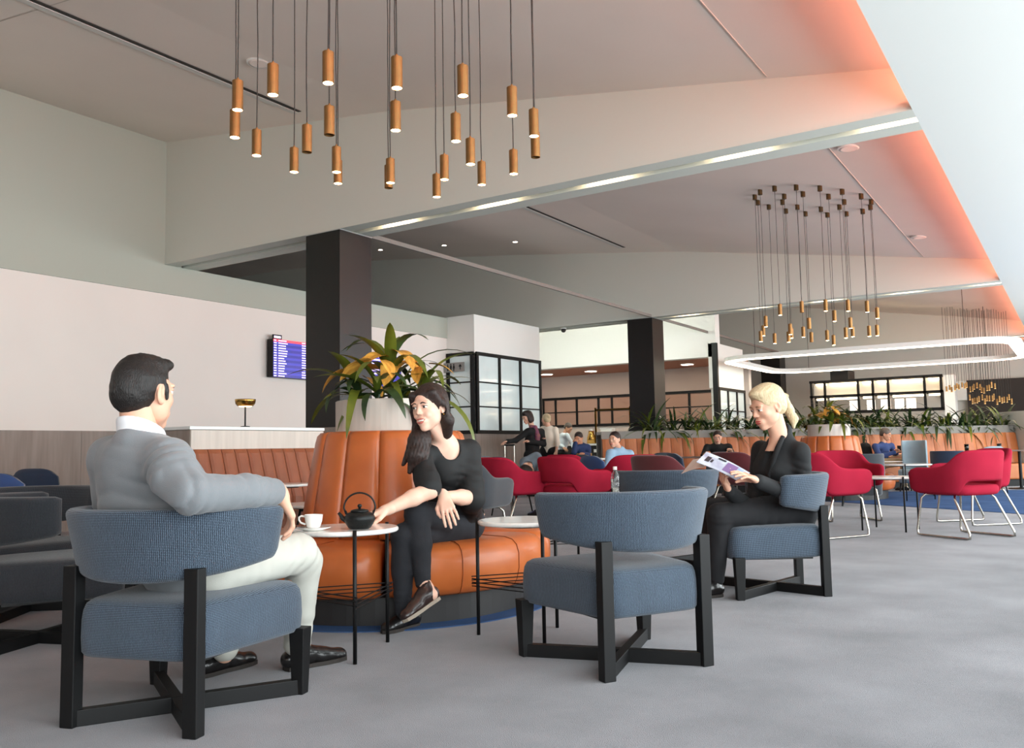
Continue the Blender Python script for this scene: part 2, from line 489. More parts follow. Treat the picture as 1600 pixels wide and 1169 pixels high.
# second pod, in line with the columns
PY2 = 20.0
pod2 = struct(MB().box((-7.35, PY2, z_at(606, 1122, PY2)), (-7.15, 21.95, 3.35)).build('wall_pod_far', M_white))
MB().box((-7.35, PY2, 0), (-7.15, 21.95, 1.2)).build('pod_base', M_wain, parent=pod2)
MB().box((-7.33, PY2 + .05, 1.2), (-7.17, 21.9, z_at(606, 1122, PY2))).build('pod_core', M_white, parent=pod2)
glaze(-7.15, -7.15, PY2 + .04, 21.9, 1.26, z_at(608, 1122, PY2), [20.65, 21.3], pod2, 'y', bars=(.5,), fw=.07)
MB().box((-7.24, PY2 - .06, 0), (-7.12, PY2 + .03, 3.35)).build('corner_post', M_black, parent=pod2)

# added unseen light bar behind the second beam, there to brighten the bulkhead
ww = MB().box((-12.5, 17.30, 3.72), (-7.4, 17.40, 3.80)).build('bulkhead_fill_bar', mat('fill_bar_glow', (245, 255, 245), .5, emit=(246, 255, 246), estr=38))
tag(ww, 'long added fill light, unseen on the back of the second beam', 'light')

# round lamps under the bulkhead recess
for i, x in enumerate((-12.6, -11.2, -9.8, -8.4)):
    o = thing('recess_light', '%s round lamp under the brown recess behind the second column' % ['leftmost', 'second', 'third', 'rightmost'][i], 'light', (x, 21.3, 3.03), 0, 'round lamps in the brown recess')
    MB().lathe([(.16, -.025), (.18, -.025), (.18, 0), (.16, 0)], 20).build('rim', M_white, o)
    MB().lathe([(0, -.02), (.16, -.02), (.16, -.005), (0, -.005)], 20).build('lens', mat('recess_glow', (255, 236, 214), .5, emit=(255, 226, 200), estr=30), o)
# ================================================================== furniture
M_weave = weave('blue_weave', (24, 34, 49), (116, 136, 156))
M_weaveg = weave('charcoal_weave', (18, 20, 25), (66, 72, 80))
M_red = mat('red_felt', (158, 34, 56), .95, var=.06, vscale=6, bump=.25, bscale=500, spec=.1)
M_maroon = mat('maroon_felt', (84, 26, 32), .9, var=.06, vscale=6, bump=.25, bscale=500, sheen=.3)
M_greyfelt = mat('grey_felt', (56, 61, 67), .9, var=.06, vscale=6, bump=.25, bscale=500, sheen=.3)
M_navyfelt = mat('navy_felt', (34, 48, 70), .9, var=.06, vscale=6, bump=.25, bscale=500, sheen=.3)
M_bluefelt = mat('blue_felt', (40, 66, 112), .9, var=.06, vscale=6, bump=.25, bscale=500, sheen=.3)
M_palefelt = mat('pale_blue_felt', (150, 170, 180), .85, var=.05, vscale=6, bump=.2, bscale=500)
M_chrome = mat('brushed_steel', (205, 200, 188), .25, 1)
M_marble = mat('pale_marble', (224, 220, 214), .18, rgb2=(240, 238, 234), var=.1, vscale=7, detail=8, coat=.3)
M_leather = mat('tan_leather', (196, 106, 52), .38, rgb2=(178, 92, 42), var=.1, vscale=4, bump=.06, bscale=160, coat=.12)
M_leatherd = mat('brown_leather', (150, 88, 58), .45, rgb2=(134, 76, 50), var=.1, vscale=4, bump=.06, bscale=160)
M_piping = mat('leather_seam', (140, 70, 32), .5)
M_pale = mat('washed_timber', (206, 198, 188), .55, var=.06, vscale=4, stretch=(5, 5, .4), bump=.04, bscale=40)
M_brass = mat('brass', (200, 160, 86), .18, 1)
M_bronze = mat('bronze', (148, 110, 66), .42, .8, var=.08, vscale=30)
M_cable = mat('cable', (52, 46, 42), .7)

# ---------------------------------------------------------------- lounge chair with crossed frame
def lounge_proto():
    t = thing('lounge_chair', 'x', 'chair')
    # seat: upholstered block, wider at the front, crowned, softly rounded
    zs = [(.232, .90), (.236, .965), (.25, .995), (.30, 1.005), (.36, 1.0), (.392, .985), (.412, .955), (.424, .90), (.431, .7), (.434, .3)]
    def outline(sc):
        out = []
        for i in range(56):
            a = 2 * PI * i / 56
            c, s_ = math.cos(a), math.sin(a)
            e = 2 / 8.0
            y = .305 * abs(s_) ** e * (1 if s_ > 0 else -1)
            x = (.292 + .05 * y / .305) * abs(c) ** e * (1 if c > 0 else -1)
            out.append((x * sc, y * sc + .01))
        return out
    b = MB(); b.loft([[(x, y, z) for x, y in outline(sc)] for z, sc in zs])
    metre_uv(b.build('seat', M_weave, t, smooth=True).data)
    # backrest: curved band that wraps both rear corners
    sec = []
    K = 44
    def pl(th, off, fl):
        c, s_ = math.cos(th), math.sin(th)
        e = 2 / 2.15
        a, bb = .345 + off + fl, .375 + off + fl
        return (a * abs(s_) ** e * (1 if s_ > 0 else -1), .06 - bb * abs(c) ** e * (1 if c > 0 else -1))
    TH = math.radians(84)
    for i in range(K + 1):
        u = -1 + 2 * i / K
        th = TH * u
        z1 = .742 - .006 * u * u
        z0 = .492 + .060 * abs(u) ** 1.8
        end = 1 - max(0, (abs(u) - .95) / .05) ** 2 * .5       # rounded tips
        zc, hh = (z0 + z1) / 2, (z1 - z0) / 2
        ring = []
        for (q, w) in rrect(.068, 2 * hh * (1 - (1 - end) * .22), .027, 4):
            z = zc + w; fl = (z - .5) * .20
            x, y = pl(th, q * end, fl)
            ring.append((x, y, z))
        sec.append(ring)
    b = MB(); b.loft(sec)
    metre_uv(b.build('backrest', M_weave, t, smooth=True).data, True)
    # frame: two rear posts, two tapered front legs, two crossing floor bars
    for sx in (-1, 1):
        MB().loft([[(sx * .245 + dx * .027, -.285 + dy * .024, z) for dx, dy in ((-1, -1), (1, -1), (1, 1), (-1, 1))] for z in (0, .545)]).build('post', M_black, t, bevel=.003)
        b = MB(); b.loft([[(sx * .322 + dx * w, .262 + dy * w, z) for dx, dy in ((-1, -1), (1, -1), (1, 1), (-1, 1))] for z, w in ((0, .023), (.25, .032))])
        b.build('leg', M_black, t, bevel=.003)
    for sx in (-1, 1):
        A = Vector((-sx * .245, -.285)); B = Vector((sx * .322, .262)); d = B - A
        M = Matrix.Translation(((A.x + B.x) / 2, (A.y + B.y) / 2, .028 if sx > 0 else .0275)) @ Matrix.Rotation(math.atan2(d.y, d.x), 4, 'Z')
        MB().box((-d.length / 2, -.02, -.0275), (d.length / 2, .02, .0275), M).build('floor_bar', M_black, t, bevel=.002)
    MB().box((-.22, -.22, .222), (.22, .22, .234)).build('seat_board', M_blackp, t)
    return t
LC = lounge_proto()
LC.location = (-2.815, 2.106, 0); LC.rotation_euler.z = .29
LC['label'] = 'blue woven lounge chair the man in the grey suit sits in'
LC['group'] = 'woven lounge chairs with crossed black frames'
G_L = LC['group']
lounge = [
    ((-1.754, 3.529), 1.046, 'empty blue woven lounge chair with its back to us, front centre', None),
    ((-1.724, 5.597), 2.163, 'blue woven lounge chair the blonde woman sits in', None),
    ((-2.78, 6.50), facing(-.45, .89), 'grey woven lounge chair behind the water bottle', None),
    ((-4.42, 2.50), facing(.42, .90), 'charcoal lounge chair at the left edge, nearest one beside the man', M_weaveg),
    ((-5.35, 2.92), facing(.95, -.1), 'charcoal lounge chair facing us behind the left edge chair', M_weaveg),
    ((-5.22, 3.78), facing(-.8, .6), 'charcoal lounge chair hidden behind the man\'s forearm', M_weaveg),
]
for (x, y), rz, lab, m in lounge:
    o = dup(LC, (x, y, 0), rz, lab)
    if m: swap_mat(o, M_weave, m)

# ---------------------------------------------------------------- tub chair on steel sled legs
def tub_proto():
    t = thing('tub_chair', 'x', 'chair')
    K = 56; sec = []
    for i in range(K + 1):
        u = -1 + 2 * i / K; a = abs(u)
        # plan: straight arms, round back
        th = u * math.radians(90) * 1.0
        s_ = np.sign(u)
        if a < .62:
            q = a / .62 * PI / 2
            x, y = s_ * .295 * math.sin(q) ** .85, -.06 - .25 * math.cos(q) ** .8
        else:
            f = (a - .62) / .38
            x, y = s_ * (.295 + .015 * f), -.06 + .36 * f
        bk = max(0, 1 - (a / .60) ** 2.4) if a < .60 else 0      # height blend of the back
        z1 = .67 + .165 * (1 / (1 + math.exp((a - .45) * 17))) 
        z0 = .415 + .125 * (1 / (1 + math.exp((a - .33) * 40)))
        end = 1.0
        if a > .86:
            f = (a - .86) / .14; end = math.sqrt(max(0.02, 1 - f * f))
            z1 = .545 + (z1 - .545) * (.55 + .45 * end); z0 = .545 - (.545 - z0) * (.55 + .45 * end)
        # tangent normal
        sec.append((x, y, z0, z1, end))
    P = [Vector((s[0], s[1], 0)) for s in sec]; rings = []
    for i, (x, y, z0, z1, end) in enumerate(sec):
        a = P[max(0, i - 1)]; c = P[min(K, i + 1)]; T = (c - a).normalized(); Nn = Vector((T.y, -T.x, 0))
        ring = []
        zc, hh = (z0 + z1) / 2, (z1 - z0)
        for q, w in rrect(.062 * (.35 + .65 * end), hh, .03, 3):
            lean = (zc + w - .5) * .22 * max(0, -Nn.dot(Vector((0, 1, 0)))) if False else (zc + w - .5) * .13
            p = P[i] + Nn * (q + lean)
            ring.append((p.x, p.y, zc + w))
        rings.append(ring)
    b = MB(); b.loft(rings); b.build('shell', M_red, t, smooth=True)
    # seat cushion
    b = MB()
    def outl(sc):
        o = []
        for i in range(36):
            a = 2 * PI * i / 36; c, s_ = math.cos(a), math.sin(a); e = 2 / 4.0
            x = .285 * abs(c) ** e * np.sign(c); y = .29 * abs(s_) ** e * np.sign(s_)
            o.append((x * sc, y * sc))
        return o
    b.loft([[(x, y, z) for x, y in outl(s_)] for z, s_ in ((.405, .86), (.415, .95), (.44, .99), (.475, .99), (.50, .95), (.508, .8), (.512, .3))])
    b.build('seat', M_red, t, smooth=True)
    for sx in (-1, 1):
        pts = [(sx * .17, .16, .41), (sx * .235, .20, .405), (sx * .26, .225, .37), (sx * .285, .27, .06), (sx * .288, .265, .016), (sx * .288, .225, .012),
               (sx * .288, -.30, .012), (sx * .288, -.34, .016), (sx * .285, -.335, .06), (sx * .26, -.17, .37), (sx * .235, -.15, .405), (sx * .17, -.12, .41)]
        b = MB(); b.tube(pts, .011, 8); b.build('sled_leg', M_chrome, t, smooth=True)
    return t
TC = tub_proto()
TC.location = (-1.03, 9.60, 0); TC.rotation_euler.z = facing(-.81, .58)
TC['label'] = 'red tub chair with its back to us at the far right, nearest one'
TC['group'] = 'tub chairs on steel sled legs'
tubs = [
    ((-1.05, 11.1), facing(-.62, -.6), 'red tub chair at the far right, half hidden behind another', None),
    ((-2.20, 9.15), facing(.5, .87), 'red tub chair right behind the blonde woman', None),
    ((-2.40, 11.05), facing(.55, -.84), 'red tub chair facing us between the blonde woman and the round table', None),
    ((-4.87, 8.76), facing(.19, .98), 'red tub chair seen square from behind, left of the blue chair', None),
    ((-5.50, 8.45), facing(.25, .97), 'red tub chair half hidden behind the grey tub chair by the booth', None),
    (tuple(W(980, 740, 10.3)[:2]), facing(-.75, .66), 'red tub chair with its arm toward us, left of the maroon one', None),
    (tuple(W(897, 740, 12.4)[:2]), facing(.1, .99), 'red tub chair peeping out behind another red back', None),
    (tuple(W(1046, 740, 9.2)[:2]), facing(.3, .95), 'maroon tub chair behind the grey lounge chair', M_maroon),
    ((-3.75, 11.3), facing(.3, .95), 'maroon tub chair behind the magazine', M_maroon),
    ((-4.62, 6.35), facing(-.15, .99), 'grey tub chair just behind the tan booth', M_greyfelt),
]
for (x, y), rz, lab, m in tubs:
    o = dup(TC, (x, y, 0), rz, lab)
    if m: swap_mat(o, M_red, m)

# ---------------------------------------------------------------- shell side chair on four black legs
def side_proto():
    t = thing('side_chair', 'x', 'chair')
    b = MB(); rings = []
    # seat flows into a tall rounded back: profile swept across
    prof = [(.22, .45), (.20, .455), (.05, .445), (-.12, .44), (-.19, .46), (-.225, .52), (-.245, .62), (-.262, .74), (-.27, .82)]
    n = 12
    for k, (y, z) in enumerate(prof):
        w = .23 if k < 5 else .23 - .03 * (k - 5) / 3
        f = k / (len(prof) - 1)
        row = []
        for j in range(n + 1):
            u = -1 + 2 * j / n
            wrap = (.05 if k >= 5 else .015) * abs(u) ** 2.5
            zz = z - (.07 * abs(u) ** 4 if k == len(prof) - 1 else 0) + (.02 * abs(u) ** 3 if k < 5 else 0)
            row.append((w * u, y + (wrap if k >= 4 else 0), zz))
        back = []
        for j in range(n, -1, -1):
            x, yy, zz = row[j]
            th = .028
            back.append((x * .99, yy - (th if k >= 5 else 0), zz - (th if k < 5 else .0)))
        rings.append(row + back)
    b.loft(rings); b.build('shell', M_navyfelt, t, smooth=True)
    for sx in (-1, 1):
        for sy in (-1, 1):
            MB().tube([(sx * .15, sy * .14 - .01, .43), (sx * .21, sy * .20 - .01, 0)], [.012, .009], 8).build('leg', M_black, t, smooth=True)
    MB().box((-.16, -.16, .405), (.16, .14, .425)).build('seat_plate', M_black, t)
    return t
SC = side_proto()
def place_side(o, px, py, d, rz, lab, m=None, first=False, z=0):
    p = W(px, py, d)
    if first:
        o.location = (p[0], p[1], 0); o.rotation_euler.z = rz; o['label'] = lab; o['group'] = 'shell side chairs'
        return o
    q = dup(o, (p[0], p[1], 0), rz, lab)
    if m: swap_mat(q, M_navyfelt, m)
    return q
place_side(SC, 72, 760, 8.6, facing(-.6, .8), 'dark navy shell chair by the left wall, right of the blue one', first=True)
place_side(SC, 14, 770, 6.3, facing(-.6, .8), 'blue shell chair cut off at the left edge of the picture', M_bluefelt)
place_side(SC, 500, 770, 7.9, facing(-.88, -.47), 'pale blue side chair in profile left of the tan booth', M_palefelt)
place_side(SC, 945, 735, 11.3, facing(.3, .95), 'blue shell chair between the two red tub chairs', M_bluefelt)
place_side(SC, 930, 725, 13.2, facing(.3, .95), 'grey shell chair the man in the light blue shirt sits in', M_greyfelt)
place_side(SC, 800, 725, 12.3, facing(.2, .98), 'navy blue shell chair behind the standing woman\'s skirt', M_bluefelt)
place_side(SC, 775, 722, 14.2, facing(.2, .98), 'pale shell chair back under the frosted windows', M_palefelt)
place_side(SC, 1122, 712, 14.6, facing(-.45, .89), 'grey shell chair in front of the seated man in black', M_greyfelt)
place_side(SC, 1035, 712, 14.8, facing(-.45, .89), 'grey shell chair left of the seated man in black', M_greyfelt)
place_side(SC, 1543, 712, 15.4, facing(-.45, .89), 'light grey shell chair at the dark table on the far right', M_palefelt)
place_side(SC, 1075, 718, 12.9, facing(.6, .8), 'dark navy shell chair beyond the maroon chair', M_navyfelt)

# low armchairs (small upholstered cubes) beyond the red chairs
def cube_chair(px, py, d, rz, lab, m, w=.62, h=.70):
    p = W(px, py, d); t = thing('armchair', lab, 'chair', (p[0], p[1], 0), rz, 'low armchairs in the distance')
    b = MB(); b.loft([[(x, y - .02, z) for x, y in rrect(w * s_, w * s_, .08 * s_, 4)] for z, s_ in ((.16, .9), (.18, .97), (.36, 1), (.40, .97), (.42, .85))]); b.build('seat', m, t, smooth=True)
    sec = []
    for i in range(25):
        u = -1 + 2 * i / 24; th = u * math.radians(80)
        x, y = .5 * w * math.sin(th) * 1.1, .02 - .52 * w * math.cos(th) ** .7
        sec.append([(x * (1 + q * 1.6), y * (1 + q * 1.6), (.40 + h) / 2 + wz) for q, wz in rrect(.07, h - .36, .03, 3)])
    b = MB(); b.loft(sec); b.build('backrest', m, t, smooth=True)
    for sx in (-1, 1):
        for sy in (-1, 1):
            MB().tube([(sx * w * .36, sy * w * .36, .18), (sx * w * .4, sy * w * .4, 0)], .014, 8).build('leg', M_black, t)
    return t
cube_chair(1427, 735, 16.3, facing(-.4, -.9), 'light grey armchair right of the man in the blue jumper', M_palefelt, .44, .93)
cube_chair(1342, 735, 13.0, facing(-.2, .98), 'slate armchair behind the red chairs left of the round tables', M_greyfelt, .62, .74)
cube_chair(1484, 735, 14.9, facing(.3, .95), 'dark slate armchair beyond the red tub chairs', M_navyfelt, .5, .74)

# ---------------------------------------------------------------- round marble side tables
def side_table(c, r, h, nleg, a0, lab, rods=True, grp='round marble side tables'):
    t = thing('side_table', lab, 'table', (c[0], c[1], 0), a0, grp)
    e = .006
    b = MB(); b.lathe([(0, h - .022), (r - e, h - .022), (r, h - .022 + e), (r, h - e), (r - e, h), (0, h)], 56)
    b.build('table_top', M_marble, t, smooth=False, bevel=.002)
    L = []
    for k in range(nleg):
        a = 2 * PI * k / nleg
        x, y = (r + .009) * math.cos(a), (r + .009) * math.sin(a); L.append((x, y))
        b = MB(); b.tube([(x, y, 0), (x, y, h + .006)], .009, 10); b.build('leg', M_black, t, smooth=True)
    b = MB(); b.lathe([(0, h - .034), (r * .55, h - .034), (r * .55, h - .0225), (0, h - .0225)], 32); b.build('mount_plate', M_black, t)
    if rods:
        prs = [(0, 1), (1, 2), (2, 0)] if nleg == 3 else [(0, 1), (1, 2), (2, 3), (3, 0)]
        if nleg == 3: prs = [(0, 1), (1, 2), (2, 0)]
        for k, (i, j) in enumerate(prs):
            for q in range(3):
                z = h * .42 + .018 * q + .006 * k
                A = Vector((*L[i], z)); B = Vector((*L[j], z)); dd = (B - A).normalized()
                nrm = Vector((-dd.y, dd.x, 0)) * .011
                b = MB(); b.tube([A - dd * .03 - nrm, B + dd * .03 - nrm], .003, 6); b.build('cross_rod', M_black, t)
    return t
side_table((-2.915, 3.05), .245, .57, 3, math.atan2(-.154, .2), 'round marble side table holding the teapot and the white cup')
side_table((-2.36, 3.74), .235, .57, 3, math.atan2(-.09, -.223), 'round marble side table between the brunette woman and the empty chair')
side_table((-3.10, 5.72), .32, .565, 3, 2.2, 'round marble table behind the empty chair with a water bottle on it')
side_table((-1.75, 10.02), .30, .56, 4, .65, 'round marble table among the red tub chairs, nearer one', rods=False)
pt = FZ(1412, 725, .57); side_table((pt[0], pt[1]), .42, .57, 4, .2, 'round marble table in front of the man in the blue jumper', rods=False)
pt = W(443, 756, 7.6); side_table((pt[0], pt[1]), .24, float(pt[2]), 3, 1.0, 'small marble table in front of the brown banquette', rods=False)
pt = W(484, 787, 6.7); side_table((pt[0], pt[1]), .27, float(pt[2]), 3, 3.6, 'small marble table left behind the tan booth', rods=False)

# ---------------------------------------------------------------- circular leather booth with planter
def leaf_mesh(L, w, bend, m, name, fold=.25, n=10):
    vs = []; fs = []
    for i in range(n + 1):
        u = i / n
        # strap leaf along +x, arching over
        ang = bend * u
        x = L * (math.sin(ang) / bend if bend > .01 else u) ; z = -L * (1 - math.cos(ang)) / bend if bend > .01 else 0
        ww = w * (math.sin(PI * min(1, .12 + u * .88)) ** .7) * (1 - .15 * u) + .0008
        for j in (-1, -.5, 0, .5, 1):
            vs.append((x, j * ww, z + abs(j) * ww * fold))
    for i in range(n):
        for j in range(4): fs.append((i * 5 + j, i * 5 + j + 1, i * 5 + j + 6, i * 5 + j + 5))
    me = bpy.data.meshes.new(name); me.from_pydata(vs, [], fs); me.update()
    me.polygons.foreach_set('use_smooth', [True] * len(me.polygons))
    me.materials.append(m)
    return me
M_leafg = mat('leaf_green', (62, 80, 26), .35, rgb2=(104, 112, 34), var=.1, vscale=6, spec=.5)
M_leafd = mat('leaf_dark', (34, 52, 30), .4, rgb2=(58, 80, 40), var=.1, vscale=6)
M_leafy = mat('leaf_yellow', (226, 172, 76), .4, rgb2=(176, 112, 40), var=.1, vscale=18, stretch=(.35, 2.2, 1))
M_soil = mat('soil', (50, 38, 28), .95, bump=.8, bscale=60)
def place_leaf(me, base, az, el, parent, roll=0, s=1.0, name='leaf'):
    o = bpy.data.objects.new(name, me); COL.objects.link(o); o.parent = parent
    o.matrix_basis = Matrix.Translation(base) @ Matrix.Rotation(az, 4, 'Z') @ Matrix.Rotation(-el, 4, 'Y') @ Matrix.Rotation(roll, 4, 'X') @ Matrix.Diagonal((s, s, s, 1))
    return o

def booth(c, rz, sc, lab, nseat=5):
    t = thing('round_booth', lab, 'booth', (c[0], c[1], 0), rz, 'round tan leather booths')
    t.scale = (sc,) * 3
    b = MB(); b.lathe([(0, 0), (.88, 0), (.88, .15), (0, .15)], 72); b.build('plinth', M_dark, t, bevel=.004)
    # seat cushions: ring sectors with rounded noses
    R0, R1 = .40, 1.0
    prof = [(R0, .15), (.93, .15), (.965, .165), (.985, .20), (R1, .26), (1.0, .34), (.985, .385), (.955, .412), (.90, .425), (.7, .428), (R0, .42)]
    da = 2 * PI / nseat
    for k in range(nseat):
        a0 = k * da + .018; a1 = (k + 1) * da - .018
        n = 20; rings = []
        for i in range(n + 1):
            f = i / n; a = a0 + (a1 - a0) * f
            e = min(f, 1 - f) * (a1 - a0)
            rd = 1 - .07 * max(0, 1 - e / .11) ** 2.2
            rings.append([(rr_ * (1 - (1 - rd) * (rr_ - R0) / (R1 - R0)) * math.cos(a), rr_ * (1 - (1 - rd) * (rr_ - R0) / (R1 - R0)) * math.sin(a), .15 + (z - .15) * (1 - (1 - rd) * .8 * (1 if z > .2 else 0))) for rr_, z in prof])
        b = MB(); b.loft(rings); s_ = b.build('seat_cushion', M_leather, t, smooth=True)
        for q in (.34, .67):
            a = a0 + (a1 - a0) * q
            pts = [((r_ + .0015) * math.cos(a), (r_ + .0015) * math.sin(a), z + .0015) for r_, z in prof[1:10]]
            b = MB(); b.tube(pts, .0024, 6); b.build('seam', M_piping, s_, smooth=True)
    # sloping back: panels with stitched joints
    npan = 14; d2 = 2 * PI / npan
    bp = [(.40, .42), (.555, .42), (.56, .46), (.535, .62), (.497, .84), (.47, .985), (.46, 1.02), (.44, 1.04), (.41, 1.045), (.30, 1.045)]
    for k in range(npan):
        a0, a1 = k * d2 + .004, (k + 1) * d2 - .004; n = 6; rings = []
        for i in range(n + 1):
            f = i / n; a = a0 + (a1 - a0) * f
            rd = 1 - .02 * abs(2 * f - 1) ** 6
            rings.append([(r_ * rd * math.cos(a), r_ * rd * math.sin(a), z) for r_, z in bp])
        b = MB(); b.loft(rings); b.build('back_panel', M_leather, t, smooth=True)
    b = MB(); b.lathe([(.0, .42), (.39, .42), (.39, 1.0), (.0, 1.0)], 40); b.build('core', M_dark, t)
    # planter drum on top
    b = MB(); b.lathe([(0, 1.0), (.345, 1.0), (.345, 1.236), (.338, 1.24), (.325, 1.24), (.325, 1.19), (0, 1.19)], 64); b.build('planter_drum', M_pale, t, bevel=.001)
    b = MB(); b.lathe([(0, 1.19), (.325, 1.19), (.325, 1.215), (.2, 1.225), (0, 1.228)], 40); b.build('soil', M_soil, t)
    return t
def bromeliads(parent_c, sc, seed, lab, n=5, leaves=17, zb=1.22):
    rnd = random.Random(seed)
    LM = [leaf_mesh(.50, .034, 1.5, M_leafg, 'leaf_g1'), leaf_mesh(.62, .028, 2.0, M_leafg, 'leaf_g2'), leaf_mesh(.42, .040, 1.1, M_leafg, 'leaf_g3'), leaf_mesh(.46, .034, 2.2, M_leafd, 'leaf_g4')]
    LY = [leaf_mesh(.25, .056, 1.2, M_leafy, 'leaf_y1'), leaf_mesh(.22, .050, .8, M_leafy, 'leaf_y2')]
    for k in range(n):
        if k == 0: ox, oy = 0, 0
        else:
            a = 2 * PI * k / (n - 1) + .5 + rnd.uniform(-.3, .3); ox, oy = .20 * math.cos(a), .20 * math.sin(a)
        t = thing('bromeliad_plant', lab[k % len(lab)], 'plant', (parent_c[0] + ox * sc, parent_c[1] + oy * sc, zb * sc), 0, 'bromeliads in the booth planters')
        t.scale = (sc,) * 3
        top = .16 if k == 0 else .07
        b = MB(); b.tube([(0, 0, -.03), (0, 0, top + .04)], [.02, .014], 8); b.build('stem', M_leafd, t)
        for j in range(leaves + (5 if k == 0 else 0)):
            az = j * 2.399 + rnd.uniform(-.3, .3); f = j / leaves
            el = .30 + 1.05 * f + rnd.uniform(-.15, .15)
            if k and math.cos(az - math.atan2(oy, ox)) < -.2: continue
            place_leaf(rnd.choice(LM), (0, 0, .02 + top * f), az, min(el, 1.5), t, rnd.uniform(-.3, .3), rnd.uniform(.75, 1.1) * (1.0 if k else 1.0))
        for j in range(3 if k else 6):
            az = rnd.uniform(0, 2 * PI) if k else -2.1 + j * .62
            place_leaf(rnd.choice(LY), (.05 * math.cos(az), .05 * math.sin(az), top + (.10 if k == 0 else .12) + rnd.uniform(-.02, .08)), az, rnd.uniform(-.35, .35), t, rnd.uniform(-.4, .4), rnd.uniform(.8, 1.1), 'bract')
BC = (-3.69, 4.27)
booth(BC, .35, 1.0, 'round tan leather booth with a planter on top, where the brunette woman sits')
bromeliads(BC, 1.0, 5, ['tallest bromeliad with yellow bracts, middle of the near planter', 'yellow and green bromeliad at the right of the near planter', 'bromeliad at the back of the near planter',
                        'arching green bromeliad at the left of the near planter', 'bromeliad at the front of the near planter'])
# blue carpet ring round the booth plinth
ringm = MB().lathe([(.86, .0008), (1.02, .0008), (1.02, .006), (.86, .006)], 72, (BC[0], BC[1], 0)).build('floor_blue_ring', M_blue); struct(ringm)
B2C = W(1296, 690, 14.9); B2C = (float(B2C[0]), float(B2C[1]))
booth(B2C, .9, 1.0, 'round tan leather booth in the distance beside the plant trough', 5)
bromeliads(B2C, 1.0, 11, ['tall bromeliad in the middle of the far round planter', 'yellow bromeliad at the right of the far round planter', 'bromeliad at the back of the far round planter',
                         'drooping bromeliad at the left of the far round planter', 'bromeliad at the front of the far round planter'])

# ---------------------------------------------------------------- left banquette with ledge
def banquette_left():
    x, y0, y1, H = -6.72, 5.04, 6.68, 1.18
    t = thing('banquette', 'brown leather banquette with a grey timber ledge below the departures screen', 'banquette', (x, (y0 + y1) / 2, 0))
    L = y1 - y0
    MB().box((-.53, -L / 2, 0), (0, L / 2, H - .03)).build('back_case', M_wain, t, bevel=.003)
    MB().box((-.55, -L / 2 - .015, H - .03), (.02, L / 2 + .015, H)).build('ledge', mat('ledge_white', (228, 232, 230), .35), t, bevel=.003)
    MB().box((0, -L / 2, .97), (.02, L / 2, H - .035)).build('face_board', M_pale, t, bevel=.002)
    n = 11; w = L / n
    for i in range(n):
        a = -L / 2 + i * w + .003; b_ = a + w - .006
        rings = []
        for k in range(7):
            f = k / 6; yy = a + (b_ - a) * f; bu = .018 * (1 - abs(2 * f - 1) ** 4)
            rings.append([(.0, yy, .97), (.055 + bu * .6, yy, .968), (.075 + bu, yy, .93), (.20 + bu, yy, .50), (.20 + bu, yy, .44), (0, yy, .44)])
        b = MB(); b.loft(rings); b.build('back_panel', M_leatherd, t, smooth=False)
    for i in range(2):
        a = -L / 2 + i * L / 2 + .004
        b = MB(); b.loft([[(.18 + xx, a + L / 4 - .004 + yy, z) for xx, yy in [(q[0] + .22, q[1]) for q in rrect(.44, L / 2 - .012, .05, 4)]] for z in (.14, .40)])
        b.build('seat_cushion', M_leatherd, t, bevel=.02, seg=3)
    MB().box((0, -L / 2, 0), (.56, L / 2, .14)).build('plinth', M_black, t)
    return t
banquette_left()
# dome-shade brass table lamp on the ledge
def brass_lamp():
    p = FZ(394, 667, 1.18); t = thing('table_lamp', 'small brass lamp with a bowl shade standing on the banquette ledge', 'lamp', (float(p[0]) - .1, float(p[1]), 1.18))
    MB().lathe([(0, 0), (.045, 0), (.045, .008), (.01, .012), (0, .012)], 24).build('base', M_black, t, smooth=False)
    MB().tube([(0, 0, .01), (0, 0, .20)], .008, 8).build('stem', M_black, t)
    MB().lathe([(.05, .20), (.075, .205), (.092, .225), (.098, .255), (.098, .268), (.09, .268), (.09, .25), (.07, .215), (.05, .208)], 32).build('shade', M_brass, t, smooth=True)
    MB().lathe([(0, .196), (.055, .196), (.062, .203), (0, .206)], 24).build('bulb', mat('lamp_glow', (255, 220, 160), .5, emit=(255, 205, 140), estr=8), t)
    return t
brass_lamp()

